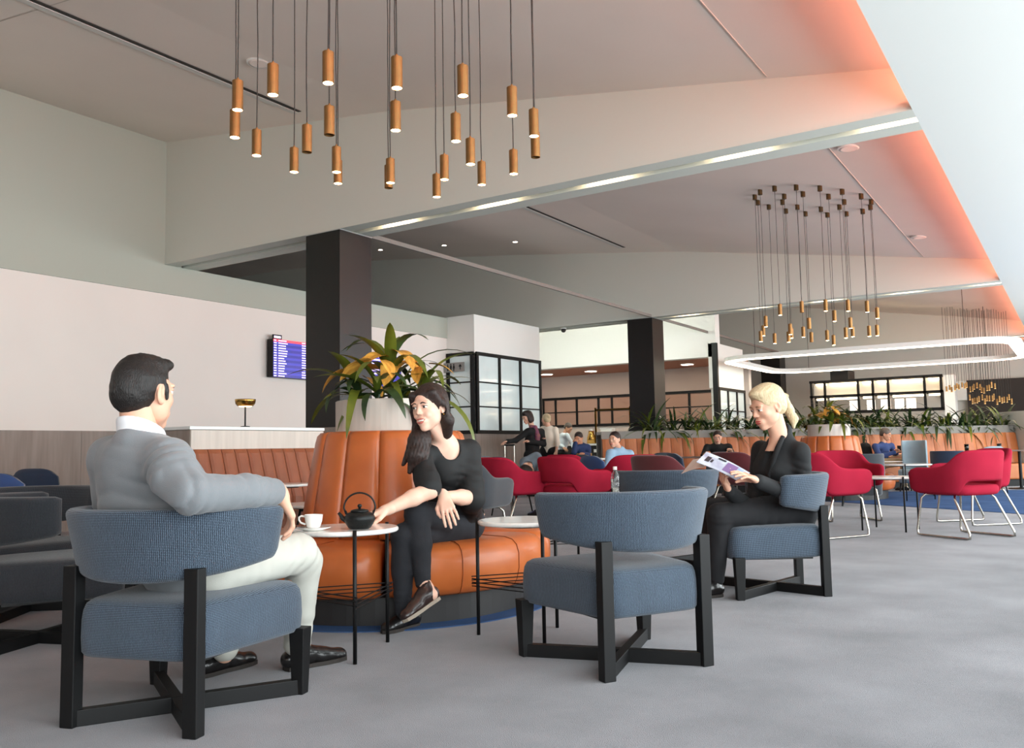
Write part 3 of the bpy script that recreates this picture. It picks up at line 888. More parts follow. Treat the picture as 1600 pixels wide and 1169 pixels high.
# ---------------------------------------------------------------- far banquette with plant trough
def far_trough():
    A = np.array([-7.95, 15.50]); B = np.array([-1.18, 21.10]); D = B - A; L = float(np.hypot(*D)); rz = math.atan2(D[1], D[0])
    t = thing('trough_banquette', 'long tan leather banquette with a grey plant trough behind it, at the back', 'banquette', (A[0], A[1], 0), rz)
    MB().box((0, .0, 0), (L, .06, 1.235)).build('trough_front', mat('trough_grey', (140, 138, 132), .7), t)
    MB().box((0, .44, 0), (L, .50, 1.235)).build('trough_back', MATS['trough_grey'], t)
    MB().box((0, .06, 1.1), (L, .44, 1.17)).build('soil', M_soil, t)
    n = 38; w = L / n
    for i in range(n):
        a = i * w + .004; b_ = a + w - .008; rings = []
        for k in range(5):
            f = k / 4; xx = a + (b_ - a) * f; bu = .015 * (1 - abs(2 * f - 1) ** 3)
            rings.append([(xx, 0, 1.085), (xx, -.05 - bu, 1.08), (xx, -.16 - bu, .46), (xx, 0, .46)])
        MB().loft(rings).build('back_panel', mat('far_leather', (186, 112, 62), .45, rgb2=(168, 96, 52), var=.1, vscale=3), t)
    for i in range(10):
        w2 = L / 10
        MB().box((i * w2 + .006, -.66, .14), ((i + 1) * w2 - .006, -.10, .45)).build('seat_cushion', MATS['far_leather'], t, bevel=.03, seg=3)
    MB().box((0, -.60, 0), (L, 0, .14)).build('plinth', M_black, t)
    # plants
    rnd = random.Random(3); pdir = D / L; nrm = np.array([-pdir[1], pdir[0]])
    npl = 19
    for i in range(npl):
        f = .125 + .86 * i / (npl - 1)
        c = A + D * f + nrm * .25
        k = thing('trough_plant', '%s spiky green plant in the grey trough at the back' % ORD[i], 'plant', (c[0], c[1], 1.16), 0, 'plants in the long trough')
        b = MB()
        for q in range(46):
            az = rnd.uniform(0, 2 * PI); el = rnd.uniform(.0, 1.5); LL = rnd.uniform(.40, .82) * (1 if i % 3 else 1.15); wv = rnd.uniform(.02, .036); nn = 5
            bend = rnd.uniform(.9, 2.0); R = Matrix.Translation((rnd.uniform(-.14, .14), rnd.uniform(-.12, .12), .04)) @ Matrix.Rotation(az, 4, 'Z') @ Matrix.Rotation(-el, 4, 'Y')
            vs = []; fs = []
            for s_ in range(nn + 1):
                u = s_ / nn; an = bend * u; x = LL * math.sin(an) / bend; z = -LL * (1 - math.cos(an)) / bend
                ww = wv * math.sin(PI * (.12 + .86 * u)) + .001
                vs += [R @ Vector((x, -ww, z + ww * .3)), R @ Vector((x, 0, z)), R @ Vector((x, ww, z + ww * .3))]
            for s_ in range(nn):
                for j in range(2): fs.append((s_ * 3 + j, s_ * 3 + j + 1, s_ * 3 + j + 4, s_ * 3 + j + 3))
            b.cur = rnd.choice([0, 0, 1]); b.add(vs, fs)
        me = b.mesh('foliage'); me.materials.append(M_leafd); me.materials.append(M_leafg)
        o = link('foliage', me, [M_leafd], k, smooth=True); o['kind'] = 'stuff'
        MB().tube([(0, 0, -.03), (0, 0, .1)], .02, 6).build('stem', M_leafd, k)
    # end panel
    e = MB().box((L + .02, -.72, 0), (L + .14, .6, 1.52)).build('end_panel', mat('end_panel_grey', (176, 180, 176), .6), t, bevel=.004)
    return A, D, L, rz
ORD = ['leftmost', 'second', 'third', 'fourth', 'fifth', 'sixth', 'seventh', 'eighth', 'ninth', 'tenth (middle)', 'eleventh', 'twelfth', 'thirteenth', 'fourteenth', 'fifteenth', 'sixteenth', 'seventeenth', 'last but one', 'rightmost']
TA, TD, TL, TRZ = far_trough()
# ================================================================== pendant clusters
PAT = [(-3.61, 11.89), (-3.45, 11.61), (-3.67, 12.22), (-3.60, 12.51), (-3.20, 11.42), (-3.32, 12.21), (-3.20, 11.87), (-3.43, 12.78), (-2.91, 11.38), (-3.20, 12.53),
       (-2.92, 11.75), (-3.20, 12.97), (-2.63, 11.45), (-2.91, 12.67), (-2.63, 11.91), (-2.91, 13.05), (-2.40, 11.65), (-2.50, 12.23), (-2.63, 12.54), (-2.63, 12.98),
       (-2.22, 11.91), (-2.38, 12.82), (-2.16, 12.24), (-2.23, 12.56)]
NEAR = [(-3.3, 4.27, 682, 312), (-2.6, 3.53, 711, 225), (-3.3, 3.83, 608, 290), (-2.73, 3.84, 738, 261), (-3.42, 3.51, 521, 273), (-3.01, 3.97, 695, 285), (-2.73, 3.21, 615, 208),
        (-3.01, 4.35, 753, 293), (-3.3, 3.17, 478, 242), (-2.73, 4.28, 806, 276), (-3.55, 2.91, 364, 219), (-3.7, 3.81, 528, 291), (-3.02, 3.05, 513, 215), (-3.53, 4.08, 608, 298),
        (-2.48, 4.12, 837, 250), (-3.77, 3.52, 457, 273), (-3.71, 3.19, 396, 247), (-2.5, 2.95, 619, 142), (-2.26, 3.54, 797, 185), (-2.33, 3.86, 837, 217), (-3.01, 2.68, 419, 152),
        (-3.3, 2.72, 370, 176), (-2.32, 3.21, 724, 154), (-2.73, 2.75, 508, 134)]
OFF = {(478, 242), (513, 215), (608, 298), (837, 250)}
M_glow = mat('pendant_glow', (255, 232, 200), .5, emit=(255, 214, 160), estr=30)
M_unlit = mat('pendant_unlit', (40, 30, 24), .5)
M_cuff = mat('bronze_dark', (96, 78, 52), .45, .8)
def mesh_of(b, name, m, smooth=False):
    me = b.mesh(name); me.materials.append(m)
    if smooth: me.polygons.foreach_set('use_smooth', [True] * len(me.polygons))
    return me
LH, LR = .145, .026
sh_me = mesh_of(MB().lathe([(LR - .003, .012), (LR - .003, 0), (LR, 0), (LR, LH - .002), (LR - .002, LH), (.006, LH), (.005, LH + .014), (0, LH + .014)], 20), 'pendant_shade', M_bronze)
gl_me = mesh_of(MB().lathe([(0, -.003), (.014, -.002), (LR - .0032, .0012), (LR - .0032, .010), (0, .014)], 16), 'pendant_lens', M_glow)
un_me = mesh_of(MB().lathe([(0, .02), (LR - .0032, .02), (LR - .0032, .03), (0, .03)], 16), 'pendant_lens_off', M_unlit)
cp_me = mesh_of(MB().lathe([(0, 0), (.03, 0), (.03, .075), (0, .075)], 16), 'pendant_canopy', M_cuff)
NUM = ['first', 'second', 'third', 'fourth', 'fifth', 'sixth', 'seventh', 'eighth', 'ninth', 'tenth', 'eleventh', 'twelfth', '13th', '14th', '15th', '16th', '17th', '18th', '19th', '20th', '21st', '22nd', '23rd', '24th']
def pendant(x, y, zb, lit, lab, grp):
    t = thing('pendant_lamp', lab, 'pendant lamp', (x, y, zb), 0, grp)
    link('shade', sh_me, M_bronze, t)
    link('bulb', gl_me if lit else un_me, M_glow, t)
    zc = ceil_z(x) - zb
    rnd = random.Random(int(x * 1000 + y * 77)); n = 7
    pts = [(rnd.uniform(-.003, .003) * (0 < i < n), rnd.uniform(-.003, .003) * (0 < i < n), LH + .012 + (zc - LH - .06) * i / n) for i in range(n + 1)]
    MB().tube(pts, .0032, 5).build('cord', M_cable, t)
    link('canopy', cp_me, M_cuff, t).location = (0, 0, zc - .07)
def zpix(px, py, x, y):
    r = ray(px, py); k = (x * r[0] + y * r[1]) / (r[0] ** 2 + r[1] ** 2); return float(CAM_H + r[2] * k)
for i, (x, y, px, py) in enumerate(sorted(NEAR, key=lambda q: (q[2], q[3]))):
    z = zpix(px, py - 4, x, y)
    pendant(x, y, z, (px, py) not in OFF, 'bronze cylinder pendant, %s from the left in the near cluster%s' % (NUM[i], '' if (px, py) not in OFF else ', switched off'), 'near cluster of bronze pendants')
FARB = {(543, 47): 945, (701, 70): 960, (374, 40): 985, (833, 102): 980, (902, 142): 995, (124, 75): 1025, (224, 48): 1000}
rnd = random.Random(8)
far_sorted = sorted(range(24), key=lambda i: PAT[i][0] * .84 + PAT[i][1] * .543)
for n, i in enumerate(far_sorted):
    x, y = PAT[i]
    hi = i in (12, 4, 16, 8, 20)
    z = (2.60 if hi else 2.33 + .03 * ((i * 7) % 5)) + (.10 if i in (22, 1, 10, 14) else 0)
    pendant(x, y, z, i not in (8, 10, 11), 'bronze cylinder pendant, %s from the left in the far cluster' % NUM[n], 'far cluster of bronze pendants')

# ================================================================== ceiling fittings
def downlight(px, py, lab, r=.05):
    rr = ray(px, py); t_ = np.linspace(2, 40, 6000); P = CAM + t_[:, None] * rr
    k = int(np.argmax(P[:, 2] > np.interp(P[:, 0], CX, CZ))); p = P[k]
    o = thing('downlight', lab, 'light', (p[0], p[1], p[2]), 0, 'recessed ceiling downlights')
    MB().lathe([(r, -.012), (r + .012, -.012), (r + .012, .01), (r, .01)], 20).build('rim', M_white, o)
    MB().lathe([(0, -.008), (r, -.008), (r, -.002), (0, -.002)], 20).build('lens', mat('downlight_glow', (255, 240, 220), .5, emit=(255, 236, 214), estr=14), o)
downlight(594.5, 390, 'small round downlight just right of the near column')
downlight(694, 383, 'small round downlight, middle one of the three behind the beam')
downlight(805, 377.5, 'small round downlight, rightmost of the three behind the beam')
def disc(px, py, lab, r=.11):
    rr = ray(px, py); t_ = np.linspace(2, 40, 6000); P = CAM + t_[:, None] * rr
    k = int(np.argmax(P[:, 2] > np.interp(P[:, 0], CX, CZ))); p = P[k]
    o = thing('ceiling_speaker', lab, 'speaker', (p[0], p[1], p[2]), 0, 'round ceiling speakers')
    MB().lathe([(0, -.02), (r * .8, -.022), (r, -.012), (r, .01), (0, .01)], 28).build('grille', M_ceil, o)
    MB().lathe([(r, -.016), (r + .015, -.012), (r + .015, .01), (r, .01)], 28).build('rim', M_white, o)
disc(1327, 230, 'round ceiling speaker above the far pendant cluster')
disc(405, 97, 'round ceiling speaker beside the near pendants')
disc(1437, 370, 'round ceiling speaker right of the far pendants')
p = W(856, 517, 19.0)
o = thing('security_camera', 'small white security camera by the bright bulkhead', 'camera', (p[0], 16.95, HS - .0))
MB().lathe([(0, -.02), (.07, -.02), (.07, 0), (0, 0)], 16).build('mount', M_white, o)
MB().ell((0, 0, -.05), (.055, .055, .05)).build('lens_dome', M_dark, o, smooth=True)

# rounded-rectangle LED ring hung on wires
def light_ring():
    z = 2.80; x0, x1, y0, y1, R = -6.66, -.98, 18.85, 23.35, .75
    cx, cy = (x0 + x1) / 2, (y0 + y1) / 2
    t = thing('light_ring', 'large glowing rounded rectangular ring light hanging over the bar seating', 'ring light', (cx, cy, z))
    path = rrect(x1 - x0, y1 - y0, R, 8)
    def sweep(w, za, zb, m, name):
        rings = []
        n = len(path)
        for i in range(n):
            a = Vector((*path[i - 1], 0)); c = Vector((*path[(i + 1) % n], 0)); T = (c - a).normalized(); N = Vector((T.y, -T.x, 0)); P = Vector((*path[i], 0))
            rings.append([tuple(P + N * q + Vector((0, 0, h))) for q, h in ((-w, za), (w, za), (w, zb), (-w, zb))])
        MB().loft(rings, cap=False, close=True).build(name, m, t)
    sweep(.11, .0, .09, M_white, 'housing')
    sweep(.10, -.014, .0, mat('ring_glow', (255, 244, 226), .5, emit=(255, 236, 210), estr=8), 'diffuser')
    for sx in (-1, 1):
        for sy in (-1, 1):
            x, y = sx * (x1 - x0) * .36, sy * (y1 - y0) / 2
            MB().tube([(x, y, .09), (x, y, ceil_z(cx + x) - z)], .006, 5).build('wire', M_cable, t)
light_ring()

# ================================================================== wall screens
M_scr = mat('screen_blue', (48, 52, 140), .25, emit=(70, 74, 190), estr=.8)
M_scr2 = mat('screen_blue_dark', (40, 44, 120), .25, emit=(54, 58, 158), estr=.75)
M_scrr = mat('screen_red', (220, 60, 80), .25, emit=(238, 80, 98), estr=.9)
M_scrw = mat('screen_text_white', (240, 225, 255), .4, emit=(236, 218, 255), estr=1.1)
def screen(y0, y1, z0, z1, lab, rows, header=True, x=None, seed=1):
    x = WX + .16 if x is None else x
    t = thing('departure_screen', lab, 'screen', (x, (y0 + y1) / 2, z0), 0, 'wall screens')
    w, h = y1 - y0, z1 - z0
    MB().box((-.13, -w / 2, 0), (-.002, w / 2, h)).build('case', M_black, t, bevel=.004)
    MB().box((-.155, -.2, h * .3), (-.13, .2, h * .7)).build('bracket', M_black, t)
    rh = h / rows; rnd = random.Random(seed)
    for k in range(rows):
        za = h - (k + 1) * rh
        m = M_scrr if (k == 0 and header) else (M_scr if k % 2 else M_scr2)
        MB().box((-.002, -w / 2 + .012, za + .0005), (.001, w / 2 - .012, za + rh - .0005)).build('screen_row', m, t)
    b = MB()
    for k in range(rows):
        za = h - (k + 1) * rh + rh * .28; zb = za + rh * .46
        cols = [(.015, .05), (.075, .20), (.40, .455), (.505, .56)] if header else [(.05, .1), (.2, .5)]
        if k % 3 == 1 and header: cols.append((.62, .64))
        for a, c in cols:
            n = max(1, int((c - a) / .016)); c2 = c - rnd.uniform(0, .05) * (c - a > .1)
            q = a
            while q < c2 - .004:
                wq = rnd.uniform(.008, .013)
                b.box((.001, -w / 2 + w * q, za), (.002, -w / 2 + w * min(c2, q + wq), zb)); q += wq + .0035
    o = b.build('screen_text', M_scrw, t); o['kind'] = 'stuff'
    return t
screen(9.42, 10.95, 2.12, 2.72, 'flight departures screen with a red header row, left of the near column', 15)
screen(11.35, 12.52, 2.10, 2.66, 'blue information screen behind the near bromeliads', 9, header=False, seed=4)
p = FZ(425, 525, 2.75)
o = thing('screen_label', 'small black sign tab on top of the departures screen', 'sign', (WX + .12, 9.55, 2.722))
MB().box((-.02, -.09, 0), (.0, .09, .075)).build('plate', M_black, o)
MB().box((.0, -.07, .02), (.001, .07, .055)).build('lettering', M_scrw, o)

# ================================================================== restroom sign
def on_y(px, py, y): r = ray(px, py); return CAM + r * (y / r[1])
a = on_y(680, 571, 14.02); c = on_y(725, 565.5, 14.02); e = on_y(725, 580, 14.02)
sg = thing('restroom_sign', 'grey restroom sign with black pictograms beside the frosted pod', 'sign', ((a[0] + c[0]) / 2, 14.02, e[2]))
sw, shh = float(c[0] - a[0]), float(c[2] - e[2])
MB().box((-sw / 2, 0, 0), (sw / 2, .02, shh)).build('plate', mat('sign_grey', (140, 138, 134), .5), sg)
MB().box((-.05, .02, .04), (.05, .12, shh - .04)).build('bracket', M_black, sg)
def pict(x, kind):
    b = MB(); hh = shh
    def q(p, z0=None):
        vs = [(x + u * hh, -.001, v * hh) for u, v in p] + [(x + u * hh, -.006, v * hh) for u, v in p]; n = len(p)
        b.add(vs, [tuple(range(n)), tuple(reversed(range(n, 2 * n)))] + [(i, (i + 1) % n, n + (i + 1) % n, n + i) for i in range(n)])
    circ = lambda cx, cy, r: [(cx + r * math.cos(2 * PI * k / 10), cy + r * math.sin(2 * PI * k / 10)) for k in range(10)]
    if kind == 'man': q(circ(0, .80, .075)); q([(-.10, .70), (.10, .70), (.10, .40), (.07, .40), (.06, .12), (-.06, .12), (-.07, .40), (-.10, .40)])
    if kind == 'woman': q(circ(0, .80, .075)); q([(-.07, .70), (.07, .70), (.14, .38), (.06, .38), (.06, .12), (-.06, .12), (-.06, .38), (-.14, .38)])
    if kind == 'arrow': q([(-.03, .2), (.03, .2), (.03, .62), (.14, .5), (.18, .56), (0, .82), (-.18, .56), (-.14, .5), (-.03, .62)])
    if kind == 'chair': q(circ(0, .78, .08)); q([(-.05, .68), (.05, .68), (.06, .42), (-.04, .42)]); q([(a_ * .2, b_ * .2 + .28) for a_, b_ in ((-1, 0), (-.7, -.7), (0, -1), (.7, -.7), (1, 0), (.7, .2), (0, .3), (-.7, .2))])
    b.build('pictogram', M_black, sg)
pict(-sw * .36, 'chair'); pict(-sw * .06, 'woman'); pict(sw * .05, 'man'); pict(sw * .15, 'woman'); pict(sw * .37, 'arrow')
# small white notice on the second column
o = thing('wall_notice', 'small white notice on the second black column', 'sign', (-7.302, 16.95, 1.38))
MB().box((-.002, -.055, 0), (.006, .055, .17)).build('plate', M_white, o); MB().box((.006, -.02, .05), (.007, .02, .12)).build('print', M_dark, o)

# ================================================================== bar behind the trough
YB = 24.2
def X_at(px, y=YB, py=610): return float(on_y(px, py, y)[0])
def Z_at(px, py, y=YB): return float(on_y(px, py, y)[2])
bx0, bx1 = X_at(1267), X_at(1472); zt_, zm_, zl_ = Z_at(1370, 592), Z_at(1370, 616), Z_at(1370, 642)
rk = thing('bar_rack', 'black framed hanging bar shelf with warm lit strips above the plant trough', 'shelf', ((bx0 + bx1) / 2, YB, zl_))
def rb(x0, x1, z0, z1, y0, y1, name, m): MB().box((x0 - (bx0 + bx1) / 2, y0, z0 - zl_), (x1 - (bx0 + bx1) / 2, y1, z1 - zl_)).build(name, m, rk)
vx = [X_at(q) for q in (1268, 1289, 1341, 1364, 1388, 1445, 1471)]
for z in (zt_, zm_, zl_): rb(bx0 - .03, bx1 + .03, z - .03, z + .03, -.03, .03, 'rail', M_black); rb(bx0 - .03, bx1 + .03, z - .03, z + .03, .47, .53, 'rail', M_black)
for x in vx: rb(x - .03, x + .03, zl_, zt_, -.03, .03, 'upright', M_black)
for x in (vx[0], vx[-1]): rb(x - .03, x + .03, zl_, zt_, .47, .53, 'upright', M_black)
M_warm = mat('shelf_strip', (255, 240, 214), .5, emit=(255, 228, 186), estr=7)
M_menu = mat('menu_glow', (255, 245, 230), .5, emit=(255, 240, 222), estr=1.7)
for i in range(6):
    rb(vx[i] + .05, vx[i + 1] - .05, zt_ - .085, zt_ - .035, .30, .39, 'strip_light', M_warm)
    rb(vx[i] + .05, vx[i + 1] - .05, zm_ - .085, zm_ - .035, .30, .39, 'strip_light', M_warm)
rb(bx0 - .02, bx1 + .02, zm_ + .03, zt_ - .02, .40, .42, 'back_panel', mat('grey_back', (196, 194, 190), .6))
rb(bx1 + .04, bx1 + .28, zl_ - .5, zt_, 0, .5, 'end_panel', M_white)
for a_, b_ in ((1324, 1338), (1351, 1364), (1373, 1388), (1395, 1409), (1413, 1428)):
    rb(X_at(a_), X_at(b_), Z_at(1370, 643), Z_at(1370, 624), .2, .23, 'menu_board', M_menu)
ct = thing('bar_counter', 'white fronted bar counter under the lit rack', 'counter', ((bx0 + bx1) / 2, YB + .3, 0))
MB().box((bx0 - (bx0 + bx1) / 2 - .5, -.3, 0), (bx1 - (bx0 + bx1) / 2 + 2.5, .3, 1.05)).build('body', M_white, ct)
MB().box((bx0 - (bx0 + bx1) / 2 - .55, -.36, 1.05), (bx1 - (bx0 + bx1) / 2 + 2.55, .36, 1.10)).build('worktop', M_dark, ct)
# soffit block above the rack, grey and dark panels to its right
struct(MB().box((X_at(1297), YB + .1, zt_), (X_at(1325), YB + .9, Z_at(1310, 578))).build('trim_7', M_blackp))
struct(MB().box((-20, 27.6, 0), (WIN_X, 27.8, 4.6)).build('wall_bar', mat('bar_wall_grey', (226, 222, 214), .8)))
struct(MB().box((X_at(1511, 27.4), 27.4, 0.6), (WIN_X, 27.6, Z_at(1540, 593, 27.4))).build('trim_8', mat('dark_bar_wall', (52, 44, 40), .6)))
struct(MB().box((X_at(1478, 27.3), 27.3, Z_at(1490, 626, 27.3)), (X_at(1510, 27.3), 27.6, Z_at(1490, 596, 27.3))).build('trim_10', M_white))
# shoal of tiny gold pendants
rnd = random.Random(21); MINI = []
for i in range(20): MINI.append((1480 + i * 3.9 + rnd.uniform(-1, 1), 597 + rnd.uniform(0, 10)))
for i in range(18): MINI.append((1515 + i * 3.9 + rnd.uniform(-1, 1), 618 + rnd.uniform(-3, 6)))
mini_me = mesh_of(MB().lathe([(0, 0), (.022, 0), (.022, .13), (0, .13)], 8), 'mini_shade', M_bronze)
minig_me = mesh_of(MB().lathe([(0, -.004), (.02, -.004), (.02, 0), (0, 0)], 8), 'mini_glow', mat('mini_glow', (255, 214, 150), .5, emit=(255, 200, 130), estr=2.0))
for i, (px, py) in enumerate(sorted(MINI)):
    y = 23.72 + rnd.uniform(0, .6); q = on_y(px, py + 8, y)
    t = thing('gold_pendant', 'tiny gold pendant, number %d from the left in the shoal before the bar' % (i + 1), 'pendant lamp', (q[0], q[1], q[2]), 0, 'shoal of tiny gold pendants')
    link('shade', mini_me, M_brass, t); link('bulb', minig_me, M_glow, t)
    MB().tube([(0, 0, .14), (0, 0, ceil_z(float(q[0])) - float(q[2]))], .004, 4).build('cord', M_cable, t)

# ================================================================== buffet counter at the back left
YC = 20.8
def buffet():
    x0, x1 = X_at(868, YC, 680), X_at(1000, YC, 680); c = (x0 + x1) / 2
    t = thing('buffet_counter', 'dark fronted buffet counter with pale shelves in front of the glazed screen', 'counter', (c, YC, 0))
    L = x1 - x0
    MB().box((-L / 2, -.35, 0), (L / 2, .35, .98)).build('body', M_dark, t)
    MB().box((-L / 2 - .05, -.4, .98), (L / 2 + .05, .4, 1.03)).build('worktop', M_marble, t)
    for k in range(4):
        a = -L / 2 + .1 + k * L / 4
        MB().box((a, -.37, .80), (a + L / 4 - .2, -.34, .88)).build('shelf_edge', M_marble, t)
    for px, h in ((931, .95), (985, .95)):
        x = X_at(px, YC, 660) - c; MB().box((x - .02, -.02, 1.03), (x + .02, .02, 1.03 + h)).build('guard_post', M_brass, t)
    xa, xb = X_at(931, YC, 660) - c, X_at(985, YC, 660) - c
    MB().box((xa, -.02, 1.90), (xb, .02, 1.94)).build('guard_rail', M_brass, t)
    return c
cB = buffet()
def counter_item(px, name, lab, cat, w, h, m, shape='box'):
    x = X_at(px, YC, 680); t = thing(name, lab, cat, (x, YC, 1.03))
    if shape == 'box':
        MB().box((-w / 2, -.1, 0), (w / 2, .1, h)).build('body', m, t, bevel=.006); MB().box((-w / 2 - .01, -.11, h), (w / 2 + .01, .11, h + .02)).build('lid', M_white, t)
    else:
        MB().lathe([(0, 0), (w / 2, 0), (w * .45, h * .5), (w * .3, h * .8), (w * .3, h), (0, h)], 16).build('body', m, t, smooth=True); MB().lathe([(0, h), (w * .15, h), (w * .15, h + .05), (0, h + .05)], 12).build('lid', M_white, t)
counter_item(950, 'bread_box', 'white box standing on the buffet counter', 'box', .34, .38, M_white)
counter_item(924, 'brass_urn', 'small brass urn on the buffet counter', 'urn', .26, .34, M_brass, 'urn')
counter_item(972, 'napkin_box', 'cream box at the right on the buffet counter', 'box', .30, .22, M_white)

# dark dining tables before the far banquette
def dine(px, py, d, w, lab, things=True):
    p_ = W(px, py, d); t = thing('dining_table', lab, 'table', (p_[0], p_[1], 0), TRZ, 'dark dining tables along the banquette')
    MB().box((-w / 2, -.3, .71), (w / 2, .3, .735)).build('table_top', mat('walnut', (78, 52, 40), .4), t, bevel=.004)
    MB().tube([(0, 0, .02), (0, 0, .71)], .03, 10).build('pedestal', M_black, t)
    MB().lathe([(0, 0), (.22, 0), (.22, .015), (.03, .03), (0, .03)], 24).build('base', M_black, t)
    return p_
M_glass = mat('clear_glass', (235, 240, 240), .03, trans=1, spec=.5)
def tumbler(px, d, lab, lean=0):
    q = W(px, 694, d); t = thing('tumbler', lab, 'glass', (q[0], q[1], .736))
    MB().lathe([(0, 0), (.033, 0), (.04, .125), (.037, .125), (.031, .006), (0, .006)], 18).build('glass_wall', M_glass, t, smooth=True)
    MB().lathe([(0, .007), (.030, .007), (.034, .06), (0, .06)], 18).build('drink', mat('pale_drink', (196, 200, 196), .2), t, smooth=True)
dine(1516, 697, 16.3, .8, 'dark dining table at the far right before the tan banquette')
dine(1592, 697, 16.6, .8, 'dark dining table cut by the right edge of the picture')
dine(1110, 701, 15.4, 1.5, 'dark dining table in front of the seated man in black')
tumbler(1510, 16.3, 'tumbler on the dark table, left one of two'); tumbler(1561, 16.55, 'tumbler on the dark table, right one of two')

# ================================================================== things on the near tables
M_iron = mat('cast_iron', (34, 36, 36), .38, .6, bump=.4, bscale=240)
def teapot():
    p_ = W(561, 824, 3.82); x, y = -2.80, 3.165
    r = ray(562, 826); k = (.571 - CAM_H) / r[2]; q = CAM + r * k; x, y = float(q[0]), float(q[1])
    t = thing('teapot', 'small black cast iron teapot with a hoop handle on the marble table', 'teapot', (x, y, .5705), math.radians(YAW) + .0)
    prof = [(0, 0), (.042, 0), (.050, .004), (.062, .022), (.0705, .040), (.071, .050), (.066, .062), (.052, .073), (.040, .077), (0, .078)]
    MB().lathe(prof, 40).build('pot', M_iron, t, smooth=True)
    MB().lathe([(.040, .0765), (.043, .080), (.038, .085), (.018, .090), (0, .0915)], 32).build('lid', M_iron, t, smooth=True)
    MB().lathe([(0, .090), (.006, .091), (.006, .096), (.0105, .101), (.0105, .107), (.005, .112), (0, .112)], 16).build('knob', M_iron, t, smooth=True)
    MB().tube([(-.055, 0, .035), (-.078, 0, .048), (-.090, 0, .066), (-.097, 0, .074)], [.014, .011, .008, .0065], 10).build('spout', M_iron, t, smooth=True)
    pts = [(-.062, 0, .066)] + [(-.072 * math.cos(a_), 0, .095 + .068 * math.sin(a_)) for a_ in [PI * i / 20 for i in range(21)]] + [(.062, 0, .066)]
    MB().tube(pts, .0042, 8).build('handle', M_iron, t, smooth=True)
    for sx in (-1, 1): MB().tube([(sx * .060, -.008, .066), (sx * .063, 0, .080), (sx * .060, .008, .066)], .004, 6).build('handle_lug', M_iron, t)
    return t
teapot()
M_china = mat('white_china', (245, 243, 238), .15, coat=.5)
def cup():
    r = ray(490, 829); q = CAM + r * ((.5705 - CAM_H) / r[2])
    s_ = thing('saucer', 'stacked white saucer under the cup on the marble table', 'saucer', (q[0], q[1], .5705), 0)
    MB().lathe([(0, 0), (.045, 0), (.05, .004), (.077, .012), (.078, .015), (.05, .008), (0, .006)], 40).build('plate', M_china, s_, smooth=True)
    MB().lathe([(.0, .0066), (.036, .0086), (.036, .0105), (.033, .0105), (.033, .009), (0, .0075)], 32).build('well_ring', M_china, s_)
    t = thing('coffee_cup', 'white coffee cup with a square handle on a saucer', 'cup', (q[0], q[1], .582), math.radians(YAW))
    MB().lathe([(0, 0), (.026, 0), (.030, .006), (.038, .030), (.0415, .060), (.0395, .060), (.036, .030), (.027, .008), (0, .006)], 40).build('bowl', M_china, t, smooth=True)
    pts = [(-.036, 0, .052), (-.056, 0, .054), (-.066, 0, .048), (-.066, 0, .036), (-.058, 0, .024), (-.036, 0, .016)]
    MB().tube(pts, [.0048, .0045, .0045, .0045, .0045, .0048], 8).build('handle', M_china, t, smooth=True)
    MB().lathe([(0, .048), (.0385, .048), (.0385, .0485), (0, .0485)], 24).build('coffee', mat('coffee', (60, 32, 18), .1), t)
    n = thing('napkin', 'folded white napkin on the near edge of the marble table', 'napkin')
cup()
bpy.data.objects.remove(bpy.data.objects['napkin'])
def bottle(px, d_z, loc, lab):
    t = thing('water_bottle', lab, 'bottle', loc)
    prof = [(0, 0), (.030, 0), (.033, .006), (.033, .05), (.031, .055), (.033, .06), (.033, .095), (.031, .10), (.033, .105), (.033, .13), (.025, .16), (.0125, .18), (.0125, .195), (.011, .195), (.011, .18), (.024, .157), (.0315, .13), (.0315, .006), (0, .004)]
    MB().lathe(prof, 24).build('body', M_glass, t, smooth=True)
    MB().lathe([(0, .19), (.0145, .19), (.0145, .212), (.013, .214), (0, .214)], 20).build('cap', M_white, t)
q = FZ(962, 775, .565); bottle(0, 0, (q[0], q[1], .5655), 'small clear water bottle with a white cap behind the empty chair')
# book and glass on the far round table
q = FZ(1393, 722, .57); t = thing('newspaper', 'folded newspaper on the far round marble table', 'newspaper', (q[0], q[1], .571), .5)
MB().box((-.16, -.11, 0), (.16, .11, .008)).build('pages', mat('newsprint', (214, 206, 196), .8), t); MB().box((-.16, -.11, .008), (.10, .11, .013)).build('folded_page', MATS['newsprint'], t)
q = FZ(1382, 722, .57); t = thing('tumbler', 'iced drink glass on the far round marble table', 'glass', (q[0] - .12, q[1] + .1, .571))
MB().lathe([(0, 0), (.035, 0), (.042, .15), (.039, .15), (.033, .006), (0, .006)], 18).build('glass_wall', M_glass, t, smooth=True)
MB().lathe([(0, .007), (.032, .007), (.036, .10), (0, .10)], 18).build('drink', mat('iced_tea', (190, 150, 90), .05, trans=.6), t)
# small power box behind the near booth
q = W(497, 806, 6.4); t = thing('power_box', 'black power outlet box under the small table behind the booth', 'power box', (q[0], q[1], 0), math.radians(YAW))
MB().box((-.10, -.03, 0), (.10, .03, .40)).build('case', M_black, t, bevel=.004)
for k in (-.03, .03): MB().lathe([(0, 0), (.012, 0), (.012, .004), (0, .004)], 12).build('socket', M_chrome, t).matrix_basis = Matrix.Translation((k, -.03, .35)) @ Matrix.Rotation(PI / 2, 4, 'X')
